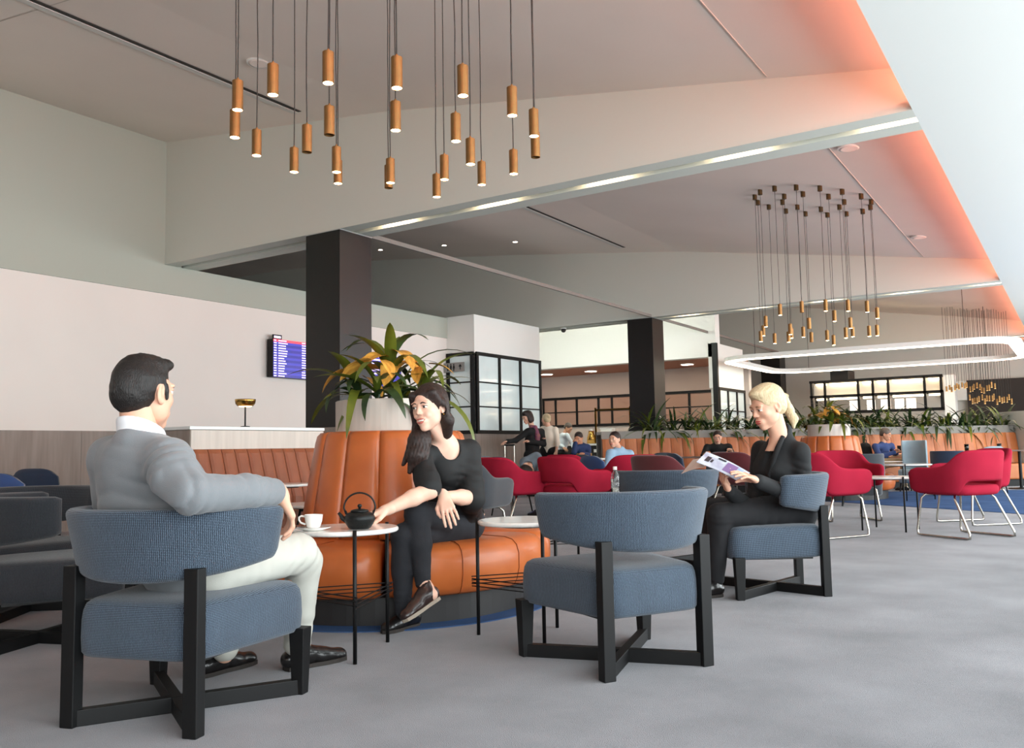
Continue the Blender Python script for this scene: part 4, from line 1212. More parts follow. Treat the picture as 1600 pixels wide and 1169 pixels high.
# ================================================================== people: signed-distance bodies, meshed by surface nets
class SDF:
    def __init__(s, lo, hi, h):
        s.h = h; s.lo = np.array(lo, float) - 3 * h; n = np.ceil((np.array(hi) - s.lo) / h).astype(int) + 4
        s.d = np.full(n, 1e3, np.float32); s.n = n
    def _win(s, lo, hi, m):
        a = np.maximum(0, ((np.array(lo) - m - s.lo) / s.h).astype(int)); b = np.minimum(s.n, ((np.array(hi) + m - s.lo) / s.h).astype(int) + 2)
        if np.any(b <= a): return None
        ax = [s.lo[i] + np.arange(a[i], b[i]) * s.h for i in range(3)]
        P = np.stack(np.meshgrid(*ax, indexing='ij'), -1).astype(np.float32)
        return tuple(slice(a[i], b[i]) for i in range(3)), P
    def _mix(s, w, d, k, sub):
        A = s.d[w]
        if sub:
            if k > 0:
                t = np.clip(.5 - .5 * (A + d) / k, 0, 1); s.d[w] = A * (1 - t) + (-d) * t + k * t * (1 - t)
            else: s.d[w] = np.maximum(A, -d)
        elif k > 0:
            t = np.clip(.5 + .5 * (d - A) / k, 0, 1); s.d[w] = d * (1 - t) + A * t - k * t * (1 - t)
        else: s.d[w] = np.minimum(A, d)
    def cone(s, a, ra, b, rb, k=.02, sub=False, flat=None):
        """tapered capsule; flat=(axis vector, factor) squeezes the section along that axis"""
        a = np.array(a, float); b = np.array(b, float); m = max(ra, rb) + k + 3 * s.h
        w = s._win(np.minimum(a, b), np.maximum(a, b), m)
        if w is None: return s
        w, P = w
        ab = b - a; L2 = max(1e-9, ab @ ab)
        q = P - a
        if flat is not None:
            ax = np.array(flat[0], float); ax = ax - ab * (ax @ ab) / L2; ax /= np.linalg.norm(ax) + 1e-9
            t = np.clip((q @ ab) / L2, 0, 1); v = q - t[..., None] * ab; c = v @ ax
            v = v + ax * (c * (1 / flat[1] - 1))[..., None]
            d = (np.linalg.norm(v, axis=-1) - (ra + (rb - ra) * t)) * min(1, flat[1] * 1.15)
        else:
            t = np.clip((q @ ab) / L2, 0, 1)
            d = np.linalg.norm(q - t[..., None] * ab, axis=-1) - (ra + (rb - ra) * t)
        s._mix(w, d.astype(np.float32), k, sub); return s
    def chain(s, pts, k=.02, **kw):
        for (a, ra), (b, rb) in zip(pts[:-1], pts[1:]): s.cone(a, ra, b, rb, k, **kw)
        return s
    def ell(s, c, r, M=None, k=.02, sub=False):
        c = np.array(c, float); r = np.array(r, float); m = r.max() + k + 3 * s.h
        w = s._win(c, c, m)
        if w is None: return s
        w, P = w; q = P - c
        if M is not None: q = q @ np.array(M, float)        # columns of M = local axes in world
        k0 = np.linalg.norm(q / r, axis=-1); k1 = np.linalg.norm(q / (r * r), axis=-1) + 1e-9
        d = k0 * (k0 - 1) / k1
        s._mix(w, d.astype(np.float32), k, sub); return s
    def cut(s, p, n):
        """keep the half space on the negative side of a plane"""
        ax = [s.lo[i] + np.arange(s.n[i]) * s.h for i in range(3)]
        P = np.stack(np.meshgrid(*ax, indexing='ij'), -1)
        n = np.array(n, float); n /= np.linalg.norm(n)
        s.d = np.maximum(s.d, ((P - np.array(p)) @ n).astype(np.float32)); return s
    def noise(s, amp, freq, seed=0, stretch=(1, 1, 1)):
        rng = np.random.RandomState(seed)
        ax = [s.lo[i] + np.arange(s.n[i]) * s.h for i in range(3)]
        near = np.abs(s.d) < 4 * s.h + amp
        I = np.argwhere(near); P = s.lo + I * s.h
        v = 0
        for q in range(7):
            D = rng.normal(size=3) * np.array(stretch); D *= freq * rng.uniform(.7, 1.4) / np.linalg.norm(D)
            ph = P @ D + rng.uniform(0, 6.28); ph = ph + 1.2 * np.sin(P @ (rng.normal(size=3) * freq * .35) + rng.uniform(0, 6))
            v = v + np.sin(ph)
        s.d[near] += (amp * v / 3.0).astype(np.float32); return s
    def fold(s, c, rad, dirv, wl, amp, seed=0):
        """rows of soft cloth folds inside a ball: crests run across dirv"""
        c = np.array(c, float); w = s._win(c, c, rad)
        if w is None: return s
        w, P = w; rng = np.random.RandomState(seed); dv = np.array(dirv, float); dv /= np.linalg.norm(dv)
        q = P - c; g = np.clip(1 - np.linalg.norm(q, axis=-1) / rad, 0, 1); g = g * g * (3 - 2 * g)
        a = rng.normal(size=3) * 6; b = rng.normal(size=3) * 14
        ph = (q @ dv) * 2 * PI / wl + 1.3 * np.sin(P @ a + seed) + .7 * np.sin(P @ b + 2 * seed)
        v = 1 - np.abs(np.sin(ph / 2)) ** .7
        s.d[w] += (amp * g * (v - .35)).astype(np.float32); return s
    def mesh(s, smooth=2):
        d = s.d; h = s.h; S = d < 0
        nx, ny, nz = d.shape
        c = np.zeros((nx - 1, ny - 1, nz - 1), np.int8)
        for i in (0, 1):
            for j in (0, 1):
                for k in (0, 1): c += S[i:nx - 1 + i, j:ny - 1 + j, k:nz - 1 + k]
        act = (c > 0) & (c < 8); idx = np.full(act.shape, -1, np.int64); I = np.argwhere(act); idx[act] = np.arange(len(I))
        acc = np.zeros((len(I), 3)); cnt = np.zeros(len(I))
        corners = [(i, j, k) for i in (0, 1) for j in (0, 1) for k in (0, 1)]
        val = {q: d[I[:, 0] + q[0], I[:, 1] + q[1], I[:, 2] + q[2]] for q in corners}
        for q in corners:
            for ax in range(3):
                if q[ax] == 0:
                    r = list(q); r[ax] = 1; r = tuple(r); a, b = val[q], val[r]
                    m = (a < 0) != (b < 0); t = np.where(m, a / np.where(m, a - b, 1), 0)
                    p = np.tile(np.array(q, float), (len(I), 1)); p[:, ax] += t
                    acc[m] += p[m]; cnt[m] += 1
        V = s.lo + (I + acc / np.maximum(cnt, 1)[:, None]) * h
        F = []
        for ax in range(3):
            u, v = (ax + 1) % 3, (ax + 2) % 3
            sl0 = [slice(None)] * 3; sl1 = [slice(None)] * 3; sl0[ax] = slice(0, -1); sl1[ax] = slice(1, None)
            A, B = S[tuple(sl0)], S[tuple(sl1)]; E = np.argwhere(A != B)
            E = E[(E[:, u] > 0) & (E[:, v] > 0) & (E[:, u] < d.shape[u] - 1) & (E[:, v] < d.shape[v] - 1)]
            ins = A[E[:, 0], E[:, 1], E[:, 2]]
            def g(du, dv):
                q = E.copy(); q[:, u] += du; q[:, v] += dv; return idx[q[:, 0], q[:, 1], q[:, 2]]
            Q = np.stack([g(-1, -1), g(0, -1), g(0, 0), g(-1, 0)], 1)
            Q[~ins] = Q[~ins][:, ::-1]; F.append(Q)
        F = np.concatenate(F) if F else np.zeros((0, 4), int); F = F[(F >= 0).all(1)]
        for _ in range(smooth):
            a = np.zeros_like(V); n_ = np.zeros(len(V))
            for i in range(4):
                for j in (1, 3):
                    np.add.at(a, F[:, i], V[F[:, (i + j) % 4]]); np.add.at(n_, F[:, i], 1)
            V = V * .5 + .5 * a / np.maximum(n_, 1)[:, None]
        return V, F

def np_mesh(name, parts, mats):
    """parts: list of (V, F, material index or per-face array); one mesh"""
    V = np.concatenate([p[0] for p in parts]); F = []; MI = []; o = 0
    for v, f, mi in parts:
        F.append(np.asarray(f) + o); MI.append(np.full(len(f), mi) if np.isscalar(mi) else np.asarray(mi)); o += len(v)
    F = np.concatenate(F).astype(np.int32); MI = np.concatenate(MI).astype(np.int32)
    me = bpy.data.meshes.new(name)
    me.vertices.add(len(V)); me.vertices.foreach_set('co', V.astype(np.float32).ravel())
    me.loops.add(F.size); me.loops.foreach_set('vertex_index', F.ravel())
    me.polygons.add(len(F)); me.polygons.foreach_set('loop_start', np.arange(0, F.size, 4, dtype=np.int32)); me.polygons.foreach_set('loop_total', np.full(len(F), 4, np.int32))
    me.polygons.foreach_set('material_index', MI); me.polygons.foreach_set('use_smooth', np.ones(len(F), bool))
    me.update(calc_edges=True); me.validate()
    for m in mats: me.materials.append(m)
    return me

def skin_mat(name, rgb):
    m = mat(name, rgb, .48, var=.04, vscale=30, spec=.4, bump=.05, bscale=300)
    b = m.node_tree.nodes['Principled BSDF']; b.inputs['Subsurface Weight'].default_value = .12; b.inputs['Subsurface Radius'].default_value = (.012, .005, .003); b.inputs['Subsurface Scale'].default_value = 1.0
    return m
def hair_mat(name, a, b):
    return mat(name, a, .42, rgb2=b, var=.1, vscale=26, stretch=(9, 9, .8), bump=.9, bscale=60, spec=.45)
M_sk1 = skin_mat('skin_fair', (222, 172, 146)); M_sk2 = skin_mat('skin_light', (232, 188, 166)); M_sk3 = skin_mat('skin_tan', (196, 142, 112))
M_lip = mat('lips_rose', (196, 112, 102), .4); M_lipr = mat('lips_red', (196, 84, 78), .35)
M_eye = mat('eye_white', (206, 200, 194), .25); M_iris = mat('eye_brown', (42, 26, 18), .15); M_brow = mat('brow_dark', (44, 30, 24), .7); M_browb = mat('brow_blonde', (150, 116, 84), .7)
M_teeth = mat('teeth', (246, 242, 234), .25)
M_hbrown = hair_mat('hair_dark_brown', (26, 18, 15), (52, 32, 26)); M_hblack = hair_mat('hair_black', (18, 15, 14), (34, 28, 26)); M_hblond = hair_mat('hair_blonde', (196, 172, 132), (226, 206, 168)); M_hgrey = hair_mat('hair_greying', (74, 62, 54), (104, 92, 82))

def frame(fwd, up=(0, 0, 1)):
    """3x3 with columns right, forward, up"""
    f = np.array(fwd, float); f /= np.linalg.norm(f); u = np.array(up, float); r = np.cross(f, u); r /= np.linalg.norm(r); u = np.cross(r, f)
    return np.stack([r, f, u], 1)

def head_parts(c, M, s, sex='f', res=.0032, smile=0, ear=True, lipm=3, brow=4):
    """skin, eyes, lips, teeth of a head centred at c, axes M, overall scale s (1 = 0.23 m tall). material slots: 0 skin 1 eye 2 iris 3 lips 4 brow 5 teeth"""
    P = lambda x, y, z: c + M @ (np.array([x, y, z]) * s)
    lo = c - .17 * s; hi = c + .17 * s
    D = SDF(lo, hi, res)
    E = lambda x, y, z, rx, ry, rz, k=.02, sub=False, R=None: D.ell(P(x, y, z), np.array([rx, ry, rz]) * s, M if R is None else M @ R, k * s, sub)
    m = sex == 'm'
    E(0, -.018, .032, .074, .094, .084, 0)
    E(0, .022, -.018, .059 + .003 * m, .066, .086, .03)
    E(0, .044, -.078, .030 + .007 * m, .036, .032, .03)                  # jaw
    E(0, .072, -.098, .017 + .004 * m, .016, .016, .022)                 # chin
    for sx in (-1, 1):
        E(sx * (.040 + .005 * m), .018, -.054, .020, .032, .030, .03)    # jaw corners
        E(sx * .036, .058, -.020 + .004 * smile, .022, .020, .018 + .003 * smile, .022)     # cheek
        E(sx * .028, .079, .030, .024, .011, .008, .016)                 # brow ridge
    D.cone(P(0, .084, .020), .0065 * s, P(0, .104, -.018), .0095 * s, .014 * s)   # nose bridge and tip
    for sx in (-1, 1): E(sx * .0110, .096, -.022, .0068, .009, .0065, .008)
    for sx in (-1, 1): E(sx * .031, .096, .010, .016, .013, .0095, .008, True)    # sockets
    for sx in (-1, 1):
        E(sx * .031, .0815, .0165, .0160, .0110, .0045, .005)            # upper lid
        E(sx * .031, .0805, .0015, .0150, .0095, .0035, .005)            # lower lid
    E(0, .084, -.060, .028, .018, .020, .018)                            # mouth mound
    lu, ll = (-.0500, -.0690) if smile else (-.0520, -.0642)
    if smile:
        E(0, .101, -.0590, .013, .013, .0066, .003, True)
        for sx in (-1, 1): E(sx * .012, .099, -.0572, .011, .013, .0050, .003, True); E(sx * .021, .094, -.0538, .007, .010, .0022, .003, True)
        E(0, .0965, -.0505, .014, .0065, .0030, .004); E(0, .0955, -.0690, .012, .0075, .0036, .004)
        for sx in (-1, 1):
            E(sx * .014, .0935, -.0500, .012, .0065, .0028, .004); E(sx * .013, .0925, -.0650, .011, .0065, .0034, .004); E(sx * .033, .072, -.036, .016, .014, .013, .012)
    else:
        E(0, .104, -.0580, .023, .012, .0010, .003, True)
        E(0, .0965, lu, .020, .0070, .0036, .004); E(0, .0955, ll, .018, .0078, .0044, .004)
    if ear:
        for sx in (-1, 1):
            R = np.array(Matrix.Rotation(sx * .25, 3, 'Z') @ Matrix.Rotation(-.15, 3, 'X'))
            E(sx * .076, -.010, -.004, .0075, .019, .031, .008, False, R)
            E(sx * .081, -.004, .002, .006, .010, .018, .004, True, R)
            E(sx * .075, -.004, -.030, .007, .010, .010, .006)
    V, F = D.mesh(2)
    def surf(x, z):
        for y in np.arange(.135, .03, -.001):
            q = ((P(x, y, z) - D.lo) / D.h).round().astype(int)
            if np.all(q >= 0) and np.all(q < D.n) and D.d[tuple(q)] < 0: return float(y)
        return .08
    L = ((V - c) @ M) / s; fc = L[F].mean(1)
    mi = np.zeros(len(F), int)
    up = ((fc[:, 0] / .0235) ** 2 + ((fc[:, 2] - lu + .0006) / .0048) ** 2 < 1) & (fc[:, 1] > .086)
    lz = fc[:, 2] - 9.0 * fc[:, 0] ** 2 * smile
    lw = ((fc[:, 0] / .0215) ** 2 + ((lz - ll) / .0056) ** 2 < 1) & (fc[:, 1] > .084)
    mi[up | lw] = 3
    parts = [(V, F, mi)]
    def small(b, k):
        me = b.v; vs = np.array([P(*v) for v in me]); fs = np.array([f if len(f) == 4 else (*f, f[-1]) for f in b.f]); parts.append((vs, fs, k))
    for sx in (-1, 1):
        small(MB().ell((sx * .031, .0785, .009), (.0130, .0122, .0108), 14, 10), 1)
        small(MB().ell((sx * .0315, .0876, .0085), (.0060, .0042, .0064), 12, 8), 2)
        xs_ = [.013 + .034 * i / 6 for i in range(7)]; zz = [.0265 + .0065 * math.sin(PI * min(1, i / 6 * 1.1)) - .003 * i / 6 for i in range(7)]
        b = MB(); b.tube([(sx * x, surf(sx * x, z) - .0006, z) for x, z in zip(xs_, zz)], [.0022, .0032, .0034, .0032, .0028, .0022, .001], 6, cap=False); small(b, 4)
        if sex == 'f':
            xs_ = [.017 + .030 * i / 6 for i in range(7)]; zz = [.0125 + .0045 * math.sin(PI * i / 6) - .001 * i / 6 for i in range(7)]
            b = MB(); b.tube([(sx * x, max(.078, surf(sx * x, z) - .0004), z) for x, z in zip(xs_, zz)], .0013, 5, cap=False); small(b, 4)
    if smile:
        b = MB(); b.ell((0, .0845, -.0570), (.0205, .0135, .0068), 14, 8); small(b, 5)
    return parts, P

def hand_parts(wrist, aim, palm_n, side, s=1.0, curl=(.5, .5, .5, .5), spread=.12, thumb=.5, res=.0035, arm=None):
    """a hand with four fingers and a thumb. aim: wrist to knuckles; palm_n: direction the palm faces; side +1 right, -1 left"""
    f = np.array(aim, float); f /= np.linalg.norm(f); n = np.array(palm_n, float); n -= f * (n @ f); n /= np.linalg.norm(n)
    w = np.cross(f, n) * side                        # towards the thumb side
    w = np.array(w); wr = np.array(wrist, float)
    G = lambda a, b, c_: wr + (f * a + w * b + n * c_) * s
    D = SDF(wr - .26 * s, wr + .26 * s, res)
    if arm is not None: D.cone(arm[0], arm[1], G(0, 0, 0), .026 * s, .0); D.cone(G(-.02, 0, 0), .027 * s, G(.015, 0, 0), .026 * s, .012)
    for b_ in (-.027, -.009, .010, .028):
        D.cone(G(.015, b_ * .55, 0), .017 * s, G(.088 - abs(b_ - .005) * .25, b_, .0), .0125 * s, .010 * s)
    D.ell(G(.035, .022, .008), np.array([.026, .018, .016]) * s, np.stack([f, w, n], 1), .012 * s)
    LN = ((.030, .043, .026, .021), (.011, .047, .030, .023), (-.009, .043, .028, .022), (-.028, .034, .021, .019))
    for i, (b_, l1, l2, l3) in enumerate(LN):
        base = G(.088 - abs(b_ - .005) * .25, b_, 0); a0 = curl[i]
        dirw = spread * (b_ / .03)
        p0 = base; ang = a0 * .55; r = (.0092, .0085, .0078, .0068) if i < 3 else (.0082, .0076, .0068, .006)
        for q, L in enumerate((l1, l2, l3)):
            dv = f * math.cos(ang) + n * math.sin(ang) + w * dirw * (1 if q == 0 else .5); dv /= np.linalg.norm(dv)
            p1 = p0 + dv * L * s; D.cone(p0, r[q] * s, p1, r[q + 1] * s, .004 * s); p0 = p1; ang += a0 * (.9 if q == 0 else .6)
    t0 = G(.022, .024, .010); t1 = G(.052, .050, .010 + .022 * thumb); t2 = G(.082, .056 - .012 * thumb, .012 + .040 * thumb); t3 = G(.104, .052 - .02 * thumb, .014 + .052 * thumb)
    D.cone(t0, .016 * s, t1, .0125 * s, .008 * s); D.cone(t1, .0122 * s, t2, .0102 * s, .004 * s); D.cone(t2, .0100 * s, t3, .0075 * s, .003 * s)
    V, F = D.mesh(1)
    return (V, F, 0)

def inner(parts, chains, res=.012):
    """the trunk and limbs under the clothes, so that the body is one figure"""
    al = np.array([p for ch in chains for p, r in ch]); D = SDF(al.min(0) - .12, al.max(0) + .12, res)
    for ch in chains: D.chain(ch, .02)
    V, F = D.mesh(1); parts.append((V, F, 0))
def cloth(name, sdf, m, parent, sm=2):
    V, F = sdf.mesh(sm)
    me = np_mesh(name, [(V, F, 0)], [m])
    o = bpy.data.objects.new(name, me); COL.objects.link(o); o.parent = parent
    return o
def body(parts, parent, mats):
    me = np_mesh('body', parts, mats); o = bpy.data.objects.new('body', me); COL.objects.link(o); o.parent = parent
    return o
def shoe(name, heel, toe, up, m, parent, sole, w=.045, L=None, h=.075, res=.006, z0=None):
    """a laced shoe: heel and toe points on the sole, up = direction of the ankle"""
    heel = np.array(heel, float); toe = np.array(toe, float); up = np.array(up, float); f = toe - heel; L = np.linalg.norm(f); f /= L
    up -= f * (up @ f); up /= np.linalg.norm(up); sd = np.cross(f, up)
    G = lambda a, b, c_: heel + f * a * L + sd * b + up * c_
    D = SDF(np.minimum(heel, toe) - .14, np.maximum(heel, toe) + .14, res); fl = (sd, .92)
    D.cone(G(.06, 0, .045), .040, G(.30, 0, .052), .042, 0); D.cone(G(.22, 0, .062), .042, G(.60, 0, .036), .034, .02); D.cone(G(.55, 0, .034), .036, G(.86, 0, .026), .029, .02); D.ell(G(.86, 0, .026), (.036, .036, .024), np.stack([f, sd, up], 1), .015)
    D.cone(G(.16, 0, .06), .036, G(.14, 0, .098), .035, .01); D.cone(G(.15, 0, .075), .027, G(.14, 0, .13), .027, .004, sub=True)
    D.cut(G(0, 0, .014), -up)
    o = cloth(name, D, m, parent, 1)
    b = MB(); pl = [(-.02, 0), (.0, .030), (.12, .036), (.35, .033), (.6, .042), (.8, .041), (.95, .028), (1.01, 0)]
    ring = [(a, q) for a, q in pl] + [(a, -q) for a, q in reversed(pl[1:-1])]
    b.loft([[tuple(G(a, q, z)) for a, q in ring] for z in (.0, .017)]); b.build('sole', sole, o)
    for q in (.36, .45, .54):
        MB().tube([tuple(G(q, -.022, .074 - (q - .36) * .14)), tuple(G(q, 0, .088 - (q - .36) * .15)), tuple(G(q, .022, .074 - (q - .36) * .14))], .003, 5).build('lace', m, o)
    return o
# ------------------------------------------------------------------ man in the grey suit
M_suit = mat('grey_suit_wool', (118, 122, 126), .85, var=.07, vscale=3, bump=.3, bscale=420, sheen=.2)
M_shirt = mat('white_shirt', (236, 238, 242), .8)
M_chino = mat('pale_chino', (190, 189, 180), .85, var=.05, vscale=5, bump=.2, bscale=350)
M_shoeb = mat('black_leather', (22, 20, 20), .28, coat=.3)
M_sole = mat('shoe_sole', (40, 34, 30), .7)
M_btn = mat('button', (196, 200, 204), .3)
def man_suit():
    c = np.array([-2.82, 2.13]); f = np.array([-.28, .96]); f /= np.hypot(*f); r = np.array([f[1], -f[0]])
    Q = lambda x, y, z: np.array([*(c + r * x + f * y), z])
    Qd = lambda x, y, z: np.array([*(r * x + f * y), z])
    t = thing('person', 'man in a grey suit jacket and pale trousers seated with his back to us', 'person', (*c, .42))
    bpy.context.view_layer.update()
    inv = t
    def loc(o): o.matrix_parent_inverse = Matrix.Translation((-c[0], -c[1], -.42)); return o
    # jacket
    lo, hi = Q(-.1, -.1, .40) - .62, Q(-.1, -.1, .8) + .62
    lo[2] = .38; hi[2] = 1.12
    J = SDF(lo, hi, .0075); side = Qd(1, 0, 0); dep = Qd(0, 1, 0)
    J.cone(Q(-.01, -.02, .50), .165, Q(-.025, -.08, .62), .178, 0, flat=(dep, .78))
    J.cone(Q(-.025, -.08, .62), .182, Q(-.05, -.155, .80), .198, .05, flat=(dep, .74))
    J.cone(Q(-.05, -.155, .78), .20, Q(-.055, -.205, .86), .150, .05, flat=(dep, .74))
    J.cone(Q(-.20, -.175, .912), .080, Q(.10, -.268, .895), .080, .05)
    J.cone(Q(-.055, -.235, .92), .080, Q(-.057, -.25, .972), .066, .03)
    # right arm on the chair back
    J.cone(Q(.11, -.275, .895), .084, Q(.20, -.36, .85), .078, .03); J.cone(Q(.20, -.36, .85), .078, Q(.285, -.385, .795), .066, .02)
    J.cone(Q(.285, -.385, .795), .066, Q(.345, -.17, .79), .060, .02); J.cone(Q(.345, -.17, .79), .060, Q(.362, -.03, .782), .049, .015)
    # left arm, down to the lap
    J.cone(Q(-.23, -.165, .915), .080, Q(-.31, -.06, .72), .066, .03); J.cone(Q(-.31, -.06, .72), .064, Q(-.16, .14, .62), .048, .02)
    # cloth folds: shoulder, upper sleeve, elbow, forearm, back, waist
    J.fold(Q(.15, -.34, .90), .17, Qd(.6, -.2, -.75), .05, .020, 1); J.fold(Q(.27, -.42, .80), .15, Qd(.2, .9, -.2), .045, .020, 2)
    J.fold(Q(.36, -.15, .80), .17, Qd(.1, 1, -.25), .06, .012, 3); J.fold(Q(.05, -.36, .74), .2, Qd(.35, 0, 1), .07, .015, 4); J.fold(Q(-.2, -.3, .68), .24, Qd(-.3, 0, 1), .08, .017, 5)
    J.fold(Q(.12, -.05, .56), .2, Qd(.3, .3, 1), .06, .009, 8)
    J.fold(Q(-.055, -.34, .97), .12, Qd(.1, 0, 1), .05, .005, 6)
    J.cone(Q(.045, -.36, .985), .0015, Q(.058, -.375, .86), .0015, .006, sub=True); J.cone(Q(.058, -.375, .86), .0015, Q(.085, -.345, .78), .0015, .006, sub=True)      # armhole seam
    J.noise(.0015, 60, 3, (1, 1, .6))
    J.cone(Q(-.056, -.212, .95), .060, Q(-.056, -.200, 1.1), .085, .004, sub=True)
    jo = loc(cloth('jacket', J, M_suit, t))
    # jacket tail caught behind the seat, four sleeve buttons, shirt collar and cuff
    b = MB()
    for k in range(4):
        p = Q(.398 - .001 * k, -.055 - .016 * k, .765); b2 = MB(); b2.ell(p, (.006, .006, .006), 10, 6); o = loc(b2.build('sleeve_button', M_btn, t, smooth=True))
    K = SDF(Q(-.06, -.22, 1.02) - .14, Q(-.06, -.22, 1.02) + .14, .004)
    fw = np.array([.5, .86, 0])
    K.cone(Q(-.056, -.212, .975), .083, Q(-.058, -.228, 1.045), .074, 0); K.cone(Q(-.056, -.208, .93), .066, Q(-.058, -.222, 1.15), .067, .003, sub=True); K.cut(Q(-.056, -.22, 1.030), Qd(0, .42, 1.0))
    loc(cloth('shirt_collar', K, M_shirt, t, 1))
    # trousers
    T = SDF(Q(0, .2, .3) - .62, Q(0, .2, .3) + .62, .0075)
    T.cone(Q(.10, .0, .505), .105, Q(.235, .36, .515), .078, 0); T.cone(Q(.235, .36, .515), .080, Q(.23, .415, .475), .072, .02); T.cone(Q(.23, .415, .475), .074, Q(.14, .52, .12), .056, .03)
    T.cone(Q(-.10, .0, .505), .105, Q(-.14, .40, .52), .078, .03); T.cone(Q(-.14, .42, .505), .076, Q(-.115, .38, .12), .056, .03)
    T.cone(Q(-.05, -.03, .515), .11, Q(.05, -.03, .515), .11, .04)
    T.fold(Q(.27, .33, .50), .17, Qd(.2, .8, -.5), .05, .010, 3); T.fold(Q(.17, .12, .55), .18, Qd(.5, 1, .2), .06, .009, 4); T.fold(Q(.18, .5, .2), .16, Qd(0, .2, 1), .07, .008, 6); T.noise(.0015, 60, 5); loc(cloth('trousers', T, M_chino, t))
    for a, b_ in ((FZ(447, 1049), FZ(538, 1030)), (FZ(312, 1060), FZ(398, 1036))):
        a = np.array(a); b_ = np.array(b_); dd = (b_ - a); dd *= .30 / np.linalg.norm(dd)
        a[2] = .001; e_ = a + dd; e_[2] = .001
        o = loc(shoe('shoe', a, e_, (0, 0, 1), M_shoeb, t, M_sole)); 
    # head and hands
    hc = Q(-.062, -.198, 1.145); Mh = frame((-.22, .97, -.03))
    hp, P = head_parts(hc, Mh, 1.12, 'm', res=.0034)
    N_ = SDF(hc - .2, hc + .2, .006); N_.cone(P(0, -.028, -.045), .058, Q(-.056, -.228, .97), .062, 0); N_.cone(P(0, .02, -.085), .03, Q(-.056, -.215, .99), .05, .02); V, F = N_.mesh(2)
    parts = hp + [(V, F, 0)]
    inner(parts, [[(Q(-.056, -.23, .98), .05), (Q(-.05, -.15, .8), .09), (Q(0, -.02, .52), .09)], [(Q(-.056, -.22, .92), .05), (Q(.10, -.27, .915), .045), (Q(.285, -.385, .795), .035), (Q(.362, -.03, .782), .03)], [(Q(-.056, -.22, .92), .05), (Q(-.23, -.165, .915), .045), (Q(-.31, -.06, .72), .035), (Q(-.16, .14, .62), .028)],
        [(Q(0, -.02, .52), .08), (Q(.225, .36, .50), .035), (Q(.14, .52, .09), .035)], [(Q(0, -.02, .52), .08), (Q(-.14, .39, .50), .035), (Q(-.115, .38, .09), .035)]])
    wr = Q(.372, .0, .775)
    parts.append(hand_parts(wr, Qd(.16, .55, -.82), Qd(-.75, -.5, -.45), 1, 1.12, curl=(.55, .6, .65, .7), thumb=.3, arm=(Q(.362, -.05, .785), .030)))
    parts.append(hand_parts(Q(-.15, .15, .615), Qd(.7, .6, -.15), Qd(0, 0, -1), -1, 1.05, curl=(.4, .45, .5, .5), arm=(Q(-.2, .10, .64), .03)))
    bo = loc(body(parts, t, [M_sk1, M_eye, M_iris, M_lip, M_brow, M_teeth]))
    # short dark hair: cap with a swept top, cut high round the ear and nape
    H = SDF(hc - .2, hc + .2, .0034); s = 1.12
    E = lambda x, y, z, rx, ry, rz, k=.02, sub=False: H.ell(P(x, y, z), np.array([rx, ry, rz]) * s, Mh, k, sub)
    E(0, -.020, .033, .0770, .0970, .0870, 0); E(0, -.054, -.012, .062, .060, .060, .03); E(0, .012, .095, .058, .080, .028, .03); E(.0, .072, .098, .046, .026, .020, .02)
    for sx in (-1, 1): E(sx * .0725, .022, .004, .006, .009, .028, .008)
    E(0, .105, .010, .090, .062, .062, .012, True); E(0, .062, -.080, .12, .080, .070, .012, True)
    for sx in (-1, 1): E(sx * .084, -.008, -.022, .020, .026, .042, .008, True); E(sx * .084, -.036, -.062, .028, .030, .036, .01, True)
    E(0, -.07, -.112, .12, .10, .036, .01, True)
    H.fold(P(0, .02, .10), .11, Mh[:, 0] + Mh[:, 2] * .2, .016, .005, 3); H.noise(.0012, 190, 2, (1, 1, .25))
    loc(cloth('hair', H, M_hblack, t, 1))
    return t
man_suit()

